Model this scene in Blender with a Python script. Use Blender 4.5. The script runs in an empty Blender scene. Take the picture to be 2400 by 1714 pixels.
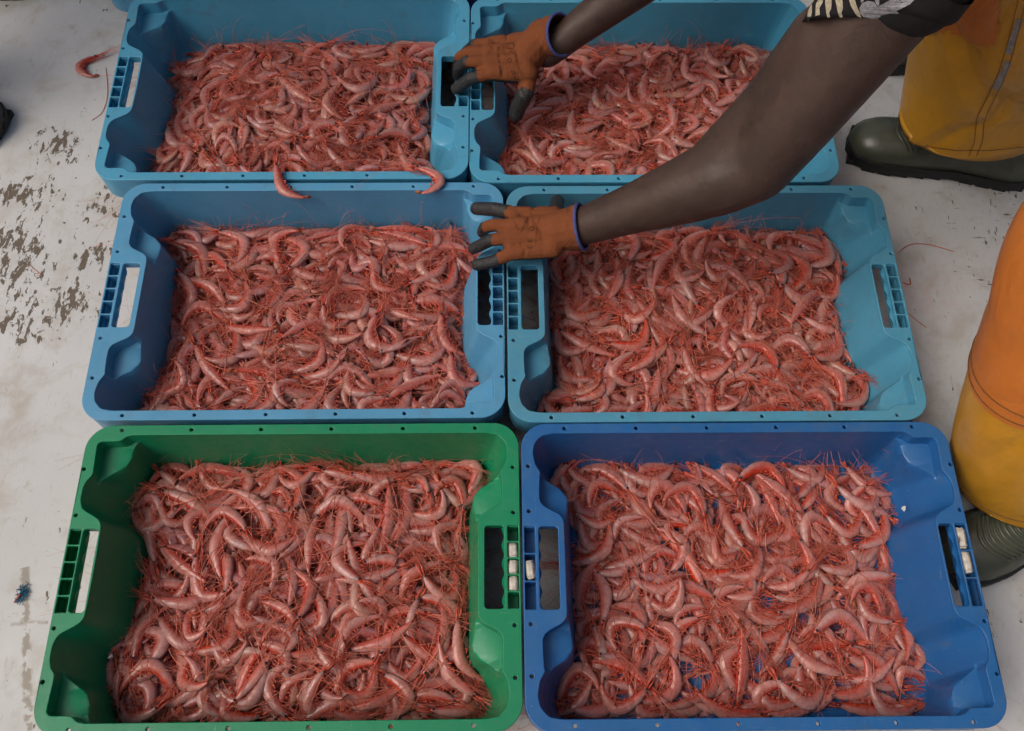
import bpy, bmesh, math, random
import numpy as np
from mathutils import Vector, Matrix, Quaternion
from mathutils.bvhtree import BVHTree
from mathutils.geometry import tessellate_polygon

random.seed(7)
RNG = np.random.default_rng(7)
SC = bpy.context.scene
COL = SC.collection
rad = math.radians

# ------------------------------------------------------------------ camera
RIM = 0.135                      # height of the crate rims above the deck
FPX = 2188.0
TILT, ROLL = rad(25.49), rad(1.58)
CAM = Vector((0.0, 0.0, 1.221 + RIM))
RM = Matrix.Rotation(TILT, 3, 'X') @ Matrix.Rotation(ROLL, 3, 'Z')
cam_d = bpy.data.cameras.new('camera')
cam = bpy.data.objects.new('camera', cam_d)
COL.objects.link(cam)
cam.matrix_world = Matrix.Translation(CAM) @ RM.to_4x4()
cam_d.sensor_width = 36.0
cam_d.lens = 36.0 * FPX / 2400.0
cam_d.clip_start = 0.02
cam_d.clip_end = 500
SC.camera = cam

# ------------------------------------------------------------------ world, sun, exposure
SUN_EL, SUN_AZ = 52.0, 252.0     # azimuth clockwise from +Y: light comes from the left, a little from the front
world = bpy.data.worlds.new('World')
SC.world = world
world.use_nodes = True
wn = world.node_tree
sky = wn.nodes.new('ShaderNodeTexSky')
sky.sky_type = 'NISHITA'
sky.sun_disc = False
sky.sun_elevation = rad(SUN_EL)
sky.sun_rotation = rad(SUN_AZ)
sky.air_density = 1.0
sky.dust_density = 8.0
sky.ozone_density = 0.4
wn.nodes['Background'].inputs['Strength'].default_value = 0.062
wn.links.new(sky.outputs[0], wn.nodes['Background'].inputs['Color'])
sun_d = bpy.data.lights.new('sun', 'SUN')
sun_d.energy = 1.15
sun_d.angle = rad(38)
sun_d.color = (1.0, 0.965, 0.92)
sun = bpy.data.objects.new('sun', sun_d)
COL.objects.link(sun)
sd = Vector((math.sin(rad(SUN_AZ)) * math.cos(rad(SUN_EL)), math.cos(rad(SUN_AZ)) * math.cos(rad(SUN_EL)), math.sin(rad(SUN_EL))))
sun.rotation_euler = sd.to_track_quat('Z', 'Y').to_euler()
sun.location = sd * 5
SC.view_settings.view_transform = 'Standard'
SC.view_settings.look = 'None'
SC.view_settings.exposure = 0.25
SC.view_settings.gamma = 1.0
SC.view_settings.use_curve_mapping = False
SC.render.engine = 'CYCLES'
SC.cycles.use_denoising = True
SC.cycles.max_bounces = 5
SC.cycles.diffuse_bounces = 3
SC.cycles.glossy_bounces = 2
SC.cycles.use_adaptive_sampling = True
SC.cycles.adaptive_threshold = 0.03
SC.cycles.adaptive_min_samples = 12

# ------------------------------------------------------------------ helpers
def at(px, py, z):
    """photo pixel -> the point at height z that it shows"""
    d = RM @ Vector(((px - 1200) / FPX, -(py - 857) / FPX, -1.0))
    return CAM + d * ((z - CAM.z) / d.z)

def atd(px, py, depth):
    return CAM + (RM @ Vector(((px - 1200) / FPX, -(py - 857) / FPX, -1.0))) * depth

def link(name, me, mat=None, parent=None, smooth=True):
    o = bpy.data.objects.new(name, me)
    COL.objects.link(o)
    if mat is not None and len(me.materials) == 0:
        me.materials.append(mat)
    if smooth:
        me.polygons.foreach_set('use_smooth', [True] * len(me.polygons))
    if parent is not None:
        o.parent = parent
    return o

def mesh(name, v, f):
    me = bpy.data.meshes.new(name)
    me.from_pydata([tuple(p) for p in v], [], f)
    me.update()
    return me

def empty(name, loc=(0, 0, 0), rz=0.0):
    o = bpy.data.objects.new(name, None)
    COL.objects.link(o)
    o.location = loc
    o.rotation_euler = (0, 0, rz)
    o.empty_display_size = 0.05
    return o

def tag(o, label, cat=None, group=None, kind=None):
    o['label'] = label
    if cat: o['category'] = cat
    if group: o['group'] = group
    if kind: o['kind'] = kind
    return o

def auto_smooth(me, ang=35):
    me.polygons.foreach_set('use_smooth', [True] * len(me.polygons))
    me.set_sharp_from_angle(angle=rad(ang))

class MB:
    """collects vertices and faces of one mesh"""
    def __init__(s): s.v = []; s.f = []
    def add(s, v, f):
        b = len(s.v); s.v += [tuple(p) for p in v]; s.f += [tuple(i + b for i in q) for q in f]
    def box(s, x0, x1, y0, y1, z0, z1):
        s.add([(x0, y0, z0), (x1, y0, z0), (x1, y1, z0), (x0, y1, z0), (x0, y0, z1), (x1, y0, z1), (x1, y1, z1), (x0, y1, z1)],
              [(0, 3, 2, 1), (4, 5, 6, 7), (0, 1, 5, 4), (1, 2, 6, 5), (2, 3, 7, 6), (3, 0, 4, 7)])
    def loft(s, rings, closed=True, cap0=False, cap1=False):
        n = len(rings[0]); v = [p for r in rings for p in r]; f = []
        m = n if closed else n - 1
        for i in range(len(rings) - 1):
            for j in range(m):
                k = (j + 1) % n
                f.append((i * n + j, i * n + k, (i + 1) * n + k, (i + 1) * n + j))
        if cap0: f.append(tuple(range(n))[::-1])
        if cap1: f.append(tuple((len(rings) - 1) * n + j for j in range(n)))
        s.add(v, f)
    def tube(s, pts, radii, sides=3, cap=True):
        pts = [Vector(p) for p in pts]
        rings = []
        up = Vector((0, 0, 1))
        for i, p in enumerate(pts):
            t = (pts[min(i + 1, len(pts) - 1)] - pts[max(i - 1, 0)])
            if t.length < 1e-9: t = Vector((1, 0, 0))
            t.normalize()
            a = t.cross(up)
            if a.length < 1e-3: a = t.cross(Vector((0, 1, 0)))
            a.normalize(); b = a.cross(t)
            r = radii[i] if isinstance(radii, (list, tuple)) else radii
            rings.append([p + a * (r * math.cos(2 * math.pi * k / sides)) + b * (r * math.sin(2 * math.pi * k / sides)) for k in range(sides)])
        s.loft(rings, True, cap, cap)
    def build(s, name, mat=None, parent=None, smooth=True, ang=None):
        me = mesh(name, s.v, s.f)
        o = link(name, me, mat, parent, smooth)
        if ang: auto_smooth(me, ang)
        return o

def capsules_mesh(name, caps, voxel, smooth_it=6):
    """one continuous surface round tapered capsules"""
    bm = bmesh.new()
    for (a, ra, b, rb) in caps:
        a, b = Vector(a), Vector(b)
        d = b - a
        q = d.to_track_quat('Z', 'Y') if d.length > 1e-6 else Quaternion()
        rings = []
        n = 14
        L = d.length
        prof = []
        for i in range(5):
            t = math.pi / 2 * (1 - i / 4.0); prof.append((-ra * math.sin(t), ra * max(math.cos(t), .02)))
        for i in range(1, 5): prof.append((L * i / 5, ra + (rb - ra) * i / 5))
        for i in range(5):
            t = math.pi / 2 * i / 4.0; prof.append((L + rb * math.sin(t), rb * max(math.cos(t), .02)))
        for (z, r) in prof:
            rings.append([bm.verts.new(a + q @ Vector((r * math.cos(2 * math.pi * k / n), r * math.sin(2 * math.pi * k / n), z))) for k in range(n)])
        for i in range(len(rings) - 1):
            for k in range(n):
                bm.faces.new((rings[i][k], rings[i][(k + 1) % n], rings[i + 1][(k + 1) % n], rings[i + 1][k]))
        bm.faces.new(rings[0][::-1]); bm.faces.new(rings[-1])
    me = bpy.data.meshes.new(name + '_src')
    bm.to_mesh(me); bm.free()
    o = bpy.data.objects.new(name + '_src', me)
    COL.objects.link(o)
    m = o.modifiers.new('r', 'REMESH'); m.mode = 'VOXEL'; m.voxel_size = voxel
    s = o.modifiers.new('s', 'SMOOTH'); s.factor = 0.5; s.iterations = smooth_it
    dg = bpy.context.evaluated_depsgraph_get()
    out = bpy.data.meshes.new_from_object(o.evaluated_get(dg))
    out.name = name
    bpy.data.objects.remove(o); bpy.data.meshes.remove(me)
    return out

def bvh_of(objs):
    v = []; f = []
    for o in objs:
        b = len(v)
        v += [o.matrix_world @ p.co for p in o.data.vertices]
        f += [[i + b for i in p.vertices] for p in o.data.polygons]
    return BVHTree.FromPolygons(v, f)

def hit_px(bvh, px, py):
    d = (RM @ Vector(((px - 1200) / FPX, -(py - 857) / FPX, -1.0))).normalized()
    h = bvh.ray_cast(CAM, d)
    return (h[0], h[1] if h[1].dot(d) < 0 else -h[1]) if h[0] is not None else (None, None)

def seg_rings(path, n, rx, ry=None, wob=None):
    pass

# ------------------------------------------------------------------ materials
class NT:
    def __init__(s, name):
        s.m = bpy.data.materials.new(name); s.m.use_nodes = True
        s.t = s.m.node_tree; s.b = s.t.nodes['Principled BSDF']
    def n(s, typ, **kw):
        nd = s.t.nodes.new('ShaderNode' + typ)
        for k, v in kw.items():
            if hasattr(nd, k): setattr(nd, k, v)
        return nd
    def set(s, nd, **kw):
        for k, v in kw.items():
            i = nd.inputs[k.replace('_', ' ')] if not k.startswith('i') or not k[1:].isdigit() else nd.inputs[int(k[1:])]
            if hasattr(v, 'is_output'): s.t.links.new(v, i)
            else: i.default_value = v
        return nd
    def coord(s, kind='Position'):
        if kind == 'Position': return s.n('NewGeometry').outputs['Position']
        return s.n('TexCoord').outputs[kind]
    def mapping(s, vec, scale=(1, 1, 1), loc=(0, 0, 0), rot=(0, 0, 0)):
        m = s.n('Mapping'); s.t.links.new(vec, m.inputs[0])
        m.inputs['Location'].default_value = loc; m.inputs['Rotation'].default_value = rot; m.inputs['Scale'].default_value = scale
        return m.outputs[0]
    def noise(s, vec, scale, detail=4, rough=.55, dist=0.0):
        nd = s.n('TexNoise'); s.t.links.new(vec, nd.inputs['Vector'])
        nd.inputs['Scale'].default_value = scale; nd.inputs['Detail'].default_value = detail
        nd.inputs['Roughness'].default_value = rough; nd.inputs['Distortion'].default_value = dist
        return nd.outputs['Fac']
    def ramp(s, fac, stops, interp='LINEAR'):
        r = s.n('ValToRGB'); s.t.links.new(fac, r.inputs[0]); e = r.color_ramp.elements
        r.color_ramp.interpolation = interp
        while len(e) < len(stops): e.new(0.5)
        for i, (p, c) in enumerate(stops):
            e[i].position = p; e[i].color = (c, c, c, 1) if isinstance(c, (int, float)) else (*c, 1)
        return r.outputs[0]
    def mix(s, fac, a, b, mode='MIX'):
        m = s.n('MixRGB'); m.blend_type = mode
        for i, v in ((0, fac), (1, a), (2, b)):
            if hasattr(v, 'is_output'): s.t.links.new(v, m.inputs[i])
            else: m.inputs[i].default_value = v if i == 0 else ((*v, 1) if not isinstance(v, (int, float)) else (v, v, v, 1))
        return m.outputs[0]
    def math(s, op, a, b=0.0, clamp=False):
        m = s.n('Math'); m.operation = op; m.use_clamp = clamp
        for i, v in ((0, a), (1, b)):
            if hasattr(v, 'is_output'): s.t.links.new(v, m.inputs[i])
            else: m.inputs[i].default_value = v
        return m.outputs[0]
    def bump(s, h, strength=.3, dist=.002, normal=None):
        b = s.n('Bump'); s.t.links.new(h, b.inputs['Height']); b.inputs['Strength'].default_value = strength; b.inputs['Distance'].default_value = dist
        if normal is not None: s.t.links.new(normal, b.inputs['Normal'])
        return b.outputs[0]
    def out(s, color=None, rough=None, normal=None, **kw):
        for k, v in (('Base Color', color), ('Roughness', rough), ('Normal', normal)):
            if v is None: continue
            if hasattr(v, 'is_output'): s.t.links.new(v, s.b.inputs[k])
            else: s.b.inputs[k].default_value = (*v, 1) if k == 'Base Color' else v
        for k, v in kw.items():
            k = k.replace('_', ' ')
            if hasattr(v, 'is_output'): s.t.links.new(v, s.b.inputs[k])
            else: s.b.inputs[k].default_value = v
        return s.m

def plastic(name, col, grime=(.20, .22, .19), amount=.5):
    t = NT(name)
    p = t.coord('Position')
    big = t.noise(p, 9, 5, .6)
    c = t.mix(t.ramp(big, [(.3, 0.0), (.75, 1.0)]), tuple(x * .90 for x in col), tuple(min(1, x * 1.08 + .004) for x in col))
    # grime film sits on surfaces that face up
    up = t.n('NewGeometry').outputs['Normal']
    sep = t.n('SeparateXYZ'); t.t.links.new(up, sep.inputs[0])
    film = t.math('MULTIPLY', t.ramp(sep.outputs[2], [(.75, 0.0), (.97, 1.0)]), t.ramp(t.noise(p, 38, 6, .65), [(.35, 0.0), (.8, 1.0)]))
    c = t.mix(t.math('MULTIPLY', film, amount), c, grime)
    # pale scuffs and dark specks
    sc = t.noise(t.mapping(p, (1, 14, 3), rot=(0, 0, .5)), 30, 3, .6)
    c = t.mix(t.ramp(sc, [(.66, 0.0), (.76, .38)]), c, tuple(min(1, x * .6 + .22) for x in col))
    sp = t.noise(p, 330, 2, .5)
    c = t.mix(t.ramp(sp, [(.74, 0.0), (.78, .55)]), c, (.03, .035, .04))
    sp2 = t.noise(t.mapping(p, loc=(3, 1, 2)), 260, 2, .5)
    c = t.mix(t.ramp(sp2, [(.765, 0.0), (.79, .5)]), c, (.45, .42, .36))
    s3 = t.noise(t.mapping(p, (14, 1, 3), loc=(4, 4, 1), rot=(0, 0, .2)), 34, 3, .6)
    c = t.mix(t.ramp(s3, [(.68, 0.0), (.76, .35)]), c, tuple(min(1, x * .55 + .26) for x in col))
    s4 = t.noise(t.mapping(p, (1, 22, 22), loc=(1, 7, 3), rot=(.3, .2, -.7)), 24, 2, .5)
    c = t.mix(t.ramp(s4, [(.70, 0.0), (.74, .4)]), c, tuple(x * .35 for x in col))
    sm = t.noise(t.mapping(p, loc=(9, 3, 5)), 20, 7, .72, .6)
    c = t.mix(t.ramp(sm, [(.56, 0.0), (.74, .38)]), c, (.12, .12, .09))
    r = t.ramp(t.noise(p, 60, 4, .6), [(.3, .30), (.75, .55)])
    nb = t.bump(t.noise(p, 160, 3, .5), .08, .001)
    return t.out(c, r, nb, Specular_IOR_Level=.45)

def simple(name, col, rough=.6, var=.12, scale=40, bump=.1, bscale=200, spec=.4, dist=.001):
    t = NT(name); p = t.coord('Position')
    n = t.noise(p, scale, 4, .6)
    c = t.mix(t.ramp(n, [(.3, 0.0), (.7, 1.0)]), tuple(x * (1 - var) for x in col), tuple(min(1, x * (1 + var)) for x in col))
    return t.out(c, rough, t.bump(t.noise(p, bscale, 3, .55), bump, dist), Specular_IOR_Level=spec)

def deck_material():
    t = NT('white_deck_paint'); p = t.coord('Position')
    base = t.mix(t.ramp(t.noise(p, 2.6, 6, .62), [(.32, 0.0), (.72, 1.0)]), (.52, .515, .51), (.645, .645, .645))
    st = t.ramp(t.noise(p, 11, 8, .68, .4), [(.50, 0.0), (.68, .75)])
    c = t.mix(st, base, (.43, .385, .325))
    st2 = t.ramp(t.noise(t.mapping(p, loc=(5, 2, 0)), 34, 6, .7), [(.60, 0.0), (.72, .55)])
    c = t.mix(st2, c, (.33, .285, .225))
    c = t.mix(t.ramp(t.noise(t.mapping(p, (1, .25, 1), loc=(8, 1, 0), rot=(0, 0, .3)), 120, 4, .7), [(.60, 0.0), (.72, .5)]), c, (.36, .33, .28))
    # faint pink wash where shrimp were dragged, right of the crates
    def blob(px, py, r, soft=.5):
        q = at(px, py, 0)
        v = t.n('VectorMath', operation='DISTANCE'); t.t.links.new(p, v.inputs[0]); v.inputs[1].default_value = q
        return t.ramp(v.outputs['Value'], [(r * soft, 1.0), (r, 0.0)])
    def total(lst):
        acc = None
        for b in lst:
            x = blob(*b)
            acc = x if acc is None else t.math('MAXIMUM', acc, x)
        return acc
    pink = t.math('MULTIPLY', total([(2170, 700, .09, .1), (2120, 660, .05, .1)]), t.ramp(t.noise(p, 40, 5, .7), [(.4, 0.0), (.7, .45)]))
    c = t.mix(pink, c, (.60, .33, .25))
    # chipped paint: patches of bare brown laminate with ragged streaky edges
    zone = total([(30, 590, .13, .15), (150, 715, .085, .25), (60, 735, .10, .1), (140, 345, .075, .2), (70, 460, .10, .05), (215, 600, .07, .1), (10, 450, .08, .1), (240, 480, .07, .05)])
    ch = t.noise(t.mapping(p, (1.0, .55, 1), rot=(0, 0, -.25)), 95, 5, .66, .6)
    ch2 = t.noise(t.mapping(p, (1.6, .5, 1), loc=(1, 4, 0), rot=(0, 0, -.35)), 38, 5, .62, .4)
    v = t.math('ADD', t.math('MULTIPLY', ch, .55), t.math('MULTIPLY', ch2, .45))
    v = t.math('ADD', v, t.math('MULTIPLY', zone, .140))
    chip = t.ramp(v, [(.628, 0.0), (.640, 1.0)])
    # a little chipping everywhere
    fine = t.ramp(t.noise(t.mapping(p, (1, .55, 1), rot=(0, 0, -.6)), 85, 5, .6), [(.735, 0.0), (.75, .8)])
    chip = t.math('MAXIMUM', chip, fine)
    # ragged bare line along the deck seam at the left, crossed by a short one
    def line(px0, py0, px1, py1, wdt, thr):
        a, b = at(px0, py0, 0), at(px1, py1, 0)
        d = (b - a); L = d.length; d.normalize()
        ang = math.atan2(d.y, d.x)
        m = t.n('Mapping'); m.vector_type = 'TEXTURE'; t.t.links.new(p, m.inputs[0])
        m.inputs['Location'].default_value = a; m.inputs['Rotation'].default_value = (0, 0, ang)
        s = t.n('SeparateXYZ'); t.t.links.new(m.outputs[0], s.inputs[0])
        w = t.math('ABSOLUTE', t.math('ADD', s.outputs[1], t.math('MULTIPLY', t.math('SUBTRACT', t.noise(p, 70, 4, .6), .5), wdt * 2.5)))
        m1 = t.ramp(w, [(wdt * .7, 1.0), (wdt, 0.0)])
        m2 = t.math('MULTIPLY', t.math('GREATER_THAN', s.outputs[0], 0.0), t.math('LESS_THAN', s.outputs[0], L))
        return t.math('MULTIPLY', t.math('MULTIPLY', m1, m2), t.ramp(t.noise(p, 30, 3, .6), [(thr, 0.0), (thr + .04, 1.0)]))
    c = t.mix(t.math('MULTIPLY', line(58, 1330, 66, 1714, .006, .47), .75), c, (.27, .22, .165))
    c = t.mix(t.math('MULTIPLY', line(25, 1462, 112, 1458, .0035, .40), .6), c, (.30, .25, .19))
    # dark scratches where gear was dragged, right side
    zr = total([(2330, 545, .17, .1), (2290, 640, .10, .1), (2360, 440, .10, .1)])
    k1 = t.noise(t.mapping(p, (.35, 2.2, 1), rot=(0, 0, .45)), 70, 3, .5)
    k2 = t.noise(t.mapping(p, (2.2, .4, 1), loc=(2, 2, 0), rot=(0, 0, .35)), 80, 3, .5)
    k = t.math('ADD', t.math('MAXIMUM', k1, k2), t.math('MULTIPLY', zr, .13))
    c = t.mix(t.ramp(k, [(.765, 0.0), (.785, .85)]), c, (.05, .05, .045))
    c = t.mix(chip, c, t.mix(t.noise(p, 120, 3, .6), (.095, .072, .052), (.185, .145, .11)))
    # grit
    g = t.noise(p, 240, 3, .55)
    c = t.mix(t.ramp(g, [(.70, 0.0), (.74, .65)]), c, (.10, .085, .06))
    wet = total([(2380, 1480, .22, .2), (2330, 1560, .2, .2)])
    rough = t.mix(wet, t.ramp(t.noise(p, 25, 4, .6), [(.3, .42), (.7, .62)]), (.12, .12, .12))
    h = t.math('SUBTRACT', t.math('MULTIPLY', t.noise(p, 130, 4, .6), .25), t.math('MULTIPLY', chip, .8))
    return t.out(c, rough, t.bump(h, .35, .0015), Specular_IOR_Level=.4)

def shrimp_shell_material():
    t = NT('shrimp_shell')
    a = t.n('Attribute'); a.attribute_name = 'tint'
    oi = t.n('ObjectInfo')
    hsv = t.n('HueSaturation'); t.t.links.new(a.outputs['Color'], hsv.inputs['Color'])
    t.t.links.new(t.ramp(oi.outputs['Random'], [(0, .86), (1, 1.12)]), hsv.inputs['Value'])
    t.t.links.new(t.ramp(t.math('FRACT', t.math('MULTIPLY', oi.outputs['Random'], 7.3)), [(0, .88), (1, 1.15)]), hsv.inputs['Saturation'])
    p = t.coord('Position')
    c = t.mix(t.ramp(t.noise(p, 260, 4, .65), [(.45, 0.0), (.75, .5)]), hsv.outputs[0], (.52, .15, .10))
    nb = t.bump(t.noise(p, 330, 3, .6), .45, .0009)
    rg = t.ramp(t.noise(p, 150, 3, .6), [(.35, .10), (.66, .42)])
    return t.out(c, rg, nb, Specular_IOR_Level=.52, Subsurface_Weight=.55, Subsurface_Radius=(.007, .0026, .0018), Subsurface_Scale=.8)

M = {}
M['deck'] = deck_material()
M['blue_a'] = plastic('sky_blue_plastic', (.072, .335, .52), (.14, .31, .40), .35)
M['blue_b'] = plastic('cyan_blue_plastic', (.066, .325, .50), (.14, .29, .36), .45)
M['blue_c'] = plastic('mid_blue_plastic', (.082, .305, .51), (.15, .30, .42), .35)
M['blue_d'] = plastic('teal_blue_plastic', (.068, .285, .43), (.12, .26, .32), .5)
M['green'] = plastic('green_plastic', (.003, .235, .098), (.03, .23, .13), .35)
M['navy'] = plastic('royal_blue_plastic', (.014, .115, .335), (.06, .17, .29), .35)
M['dark_navy'] = plastic('dark_blue_plastic', (.02, .04, .17), (.06, .08, .16))
M['shell'] = shrimp_shell_material()
M['red'] = simple('shrimp_leg_red', (.56, .088, .050), .35, .3, 150, .1, 300, .5)
M['feeler'] = simple('shrimp_feeler_red', (.60, .145, .095), .4, .35, 60, .05, 300, .4)
M['eye'] = simple('shrimp_eye_black', (.012, .013, .016), .12, .1, 60, 0, 100, .7)
def skin_material():
    t = NT('dark_brown_skin'); p = t.coord('Position')
    c = t.mix(t.ramp(t.noise(p, 22, 5, .65), [(.3, 0.0), (.72, 1.0)]), (.044, .024, .0175), (.072, .041, .030))
    c = t.mix(t.ramp(t.noise(p, 260, 3, .6), [(.55, 0.0), (.8, .5)]), c, (.026, .015, .012))
    r = t.ramp(t.noise(p, 48, 5, .7), [(.3, .42), (.7, .66)])
    n1 = t.bump(t.noise(t.mapping(p, (1, .5, 1)), 26, 4, .6), .35, .006)
    n2 = t.bump(t.noise(p, 520, 3, .65), .35, .0008, n1)
    return t.out(c, r, n2, Specular_IOR_Level=.42)
M['skin'] = skin_material()
def oilskin(name, col):
    t = NT(name); p = t.coord('Position')
    c = t.mix(t.ramp(t.noise(p, 7, 5, .6), [(.3, 0.0), (.7, 1.0)]), tuple(x * .82 for x in col), tuple(min(1, x * 1.08) for x in col))
    c = t.mix(t.ramp(t.noise(p, 60, 6, .7), [(.56, 0.0), (.78, .35)]), c, (.20, .13, .05))
    c = t.mix(t.ramp(t.noise(t.mapping(p, loc=(2, 5, 1)), 300, 2, .5), [(.72, 0.0), (.76, .5)]), c, (.5, .45, .35))
    r = t.ramp(t.noise(p, 30, 4, .65), [(.35, .28), (.65, .50)])
    n1 = t.bump(t.noise(t.mapping(p, (1, 1, .45), rot=(.3, .2, 0)), 14, 3, .5, .8), .55, .012)
    n2 = t.bump(t.noise(p, 300, 2, .5), .12, .0008, n1)
    return t.out(c, r, n2, Specular_IOR_Level=.42)
M['yellow'] = oilskin('yellow_oilskin', (.55, .260, .020))
M['orange'] = oilskin('orange_oilskin', (.54, .165, .028))
M['stripe'] = simple('grey_reflective_tape', (.24, .22, .21), .45, .3, 150, .1, 200, .5)
M['stitch'] = simple('brown_stitching', (.16, .07, .02), .7, .2, 200)
M['boot'] = simple('olive_rubber', (.060, .065, .045), .33, .25, 30, .12, 120, .5)
M['boot_dark'] = simple('charcoal_rubber', (.018, .019, .020), .42, .25, 30, .12, 120, .5)
M['sole'] = simple('black_sole_rubber', (.014, .014, .014), .6, .2, 60, .2, 200, .4)
M['rib'] = simple('worn_tan_rib', (.13, .115, .075), .5, .3, 200)
M['shirt'] = simple('black_cotton', (.017, .016, .017), .85, .2, 90, .35, 700, .2)
M['print_grey'] = simple('grey_shirt_print', (.30, .295, .31), .8, .35, 240, .2, 600, .2)
M['print_bone'] = simple('bone_shirt_print', (.42, .37, .27), .8, .3, 200, .2, 600, .2)
M['knit'] = None
M['trim'] = simple('violet_cuff_binding', (.075, .085, .24), .8, .2, 300, .4, 900, .2)
M['ink'] = simple('dark_glove_print', (.075, .030, .012), .8, .2, 300, .1, 600, .2)
M['foam'] = simple('white_foam', (.60, .55, .48), .85, .25, 130, .6, 260, .2, .002)
M['paper'] = simple('white_scrap', (.75, .73, .70), .7, .1, 100)
M['fluff'] = simple('blue_rope_fibre', (.02, .14, .24), .8, .3, 300)

def knit_material():
    t = NT('orange_knit_and_black_latex')
    a = t.n('Attribute'); a.attribute_name = 'coat'
    p = t.coord('Position')
    n = t.noise(p, 75, 4, .6)
    f = t.math('ADD', a.outputs['Fac'], t.math('MULTIPLY', t.math('SUBTRACT', n, .5), .9))
    mask = t.ramp(f, [(.46, 0.0), (.52, 1.0)])
    w = t.n('TexWave'); t.t.links.new(p, w.inputs['Vector']); w.inputs['Scale'].default_value = 190; w.inputs['Distortion'].default_value = 1.2
    w.bands_direction = 'Y'
    kn = t.mix(t.noise(p, 45, 3, .6), (.150, .041, .012), (.235, .069, .021))
    kn = t.mix(t.math('MULTIPLY', w.outputs['Fac'], .16), kn, (.20, .05, .012))
    lat = t.mix(t.ramp(t.noise(p, 900, 2, .5), [(.42, 0.0), (.68, 1.0)]), (.005, .005, .006), (.075, .072, .072))
    c = t.mix(mask, kn, lat)
    r = t.mix(mask, .85, .5)
    cr = t.noise(t.mapping(p, (1.8, .45, 1), rot=(0, 0, .25)), 55, 3, .5)
    hb = t.math('ADD', t.math('MULTIPLY', w.outputs['Fac'], .10), t.math('MULTIPLY', cr, .8))
    hb = t.math('ADD', hb, t.math('MULTIPLY', t.noise(p, 900, 2, .5), .12))
    return t.out(c, r, t.bump(hb, .55, .004), Specular_IOR_Level=.35)
M['knit'] = knit_material()

# ------------------------------------------------------------------ deck
mb = MB()
nx = 8
mb.add([(-30, -30, 0), (30, -30, 0), (30, 30, 0), (-30, 30, 0)], [(0, 1, 2, 3)])
deck = mb.build('deck', M['deck'], smooth=False)
tag(deck, 'white painted boat deck with chipped brown patches', kind='structure')

# ------------------------------------------------------------------ crates
DEPTH = 0.120
LEFT = [  # rim contour U, ledge contour B (None = no ledge here), floor contour F ; millimetres, left end, back half
    ((0, 188), None, (0, 181)), ((-110, 188), None, (-110, 181)), ((-222, 188), None, (-220, 181)),
    ((-236, 188), (-235, 187), (-233, 178)), ((-245, 186), (-239, 183), (-237, 174)), ((-253, 179), (-241, 176), (-240, 168)),
    ((-284, 179), (-243, 163), (-243, 157)), ((-283, 152), (-250, 148), (-246, 147)), ((-282, 131), (-279, 130), (-250, 135)),
    ((-289, 122), None, (-254, 124)), ((-292, 112), None, (-256, 112)), ((-292, 94), None, (-256, 97)), ((-287, 82), None, (-252, 86)),
    ((-264, 69), None, (-238, 72)), ((-258, 60), None, (-232, 62)), ((-257, 20), None, (-231, 20))]
RIGHT = [
    ((110, 188), None, (110, 181)), ((222, 188), None, (220, 181)), ((255, 188), None, (244, 180)), ((271, 185), None, (252, 175)),
    ((281, 174), None, (256, 165)), ((284, 160), None, (257, 152)), ((281, 143), None, (254, 140)), ((274, 131), None, (246, 128)),
    ((275, 127), (262, 124), (240, 119)), ((276, 108), (246, 115), (232, 112)), ((276, 91), (238, 104), (229, 104)),
    ((271, 83), (236, 94), (228, 92)), ((250, 72), (239, 75), (228, 74)), ((244, 64), None, (228, 62)), ((244, 20), None, (228, 20))]

def crate_contours():
    def full(e):
        u, b, f = e
        w = (0, 0) if b is None else (1000, 1000)
        if b is None: b = (u[0] + (f[0] - u[0]) * .25, u[1] + (f[1] - u[1]) * .25)
        return [u, b, f, w]
    back = [full(e) for e in RIGHT[::-1]] + [full(e) for e in LEFT]          # right handle -> back -> left handle
    front = [[(x, -y) for (x, y) in e[:3]] + [e[3]] for e in back[::-1]]
    loop = np.array(back + front, float) / 1000.0
    for _ in range(2):
        nxt = np.roll(loop, -1, axis=0)
        a = loop * .84 + nxt * .16; b = loop * .16 + nxt * .84
        loop = np.stack([a, b], 1).reshape(-1, 4, 2)
    return loop
CONT = crate_contours()

def rrect(x0, x1, y0, y1, r, n=6):
    pts = []
    for (cx, cy, a0) in ((x1 - r, y1 - r, 0), (x0 + r, y1 - r, 90), (x0 + r, y0 + r, 180), (x1 - r, y0 + r, 270)):
        for k in range(n + 1):
            a = rad(a0 + 90 * k / n); pts.append((cx + r * math.cos(a), cy + r * math.sin(a)))
    return pts

def flat_plate(name, loops, thick, bevel):
    """a plate with holes, rounded edges, top face at z = 0"""
    cu = bpy.data.curves.new(name, 'CURVE'); cu.dimensions = '2D'; cu.fill_mode = 'BOTH'
    for lp in loops:
        sp = cu.splines.new('POLY'); sp.points.add(len(lp) - 1)
        for q, (x, y) in zip(sp.points, lp): q.co = (x, y, 0, 1)
        sp.use_cyclic_u = True
    cu.extrude = thick / 2 - bevel; cu.bevel_depth = bevel; cu.bevel_resolution = 2; cu.offset = -bevel
    o = bpy.data.objects.new(name, cu); COL.objects.link(o)
    dg = bpy.context.evaluated_depsgraph_get()
    me = bpy.data.meshes.new_from_object(o.evaluated_get(dg))
    bpy.data.objects.remove(o); bpy.data.curves.remove(cu)
    me.transform(Matrix.Translation((0, 0, -thick / 2)))
    me.name = name; me.materials.clear()
    return me

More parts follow.
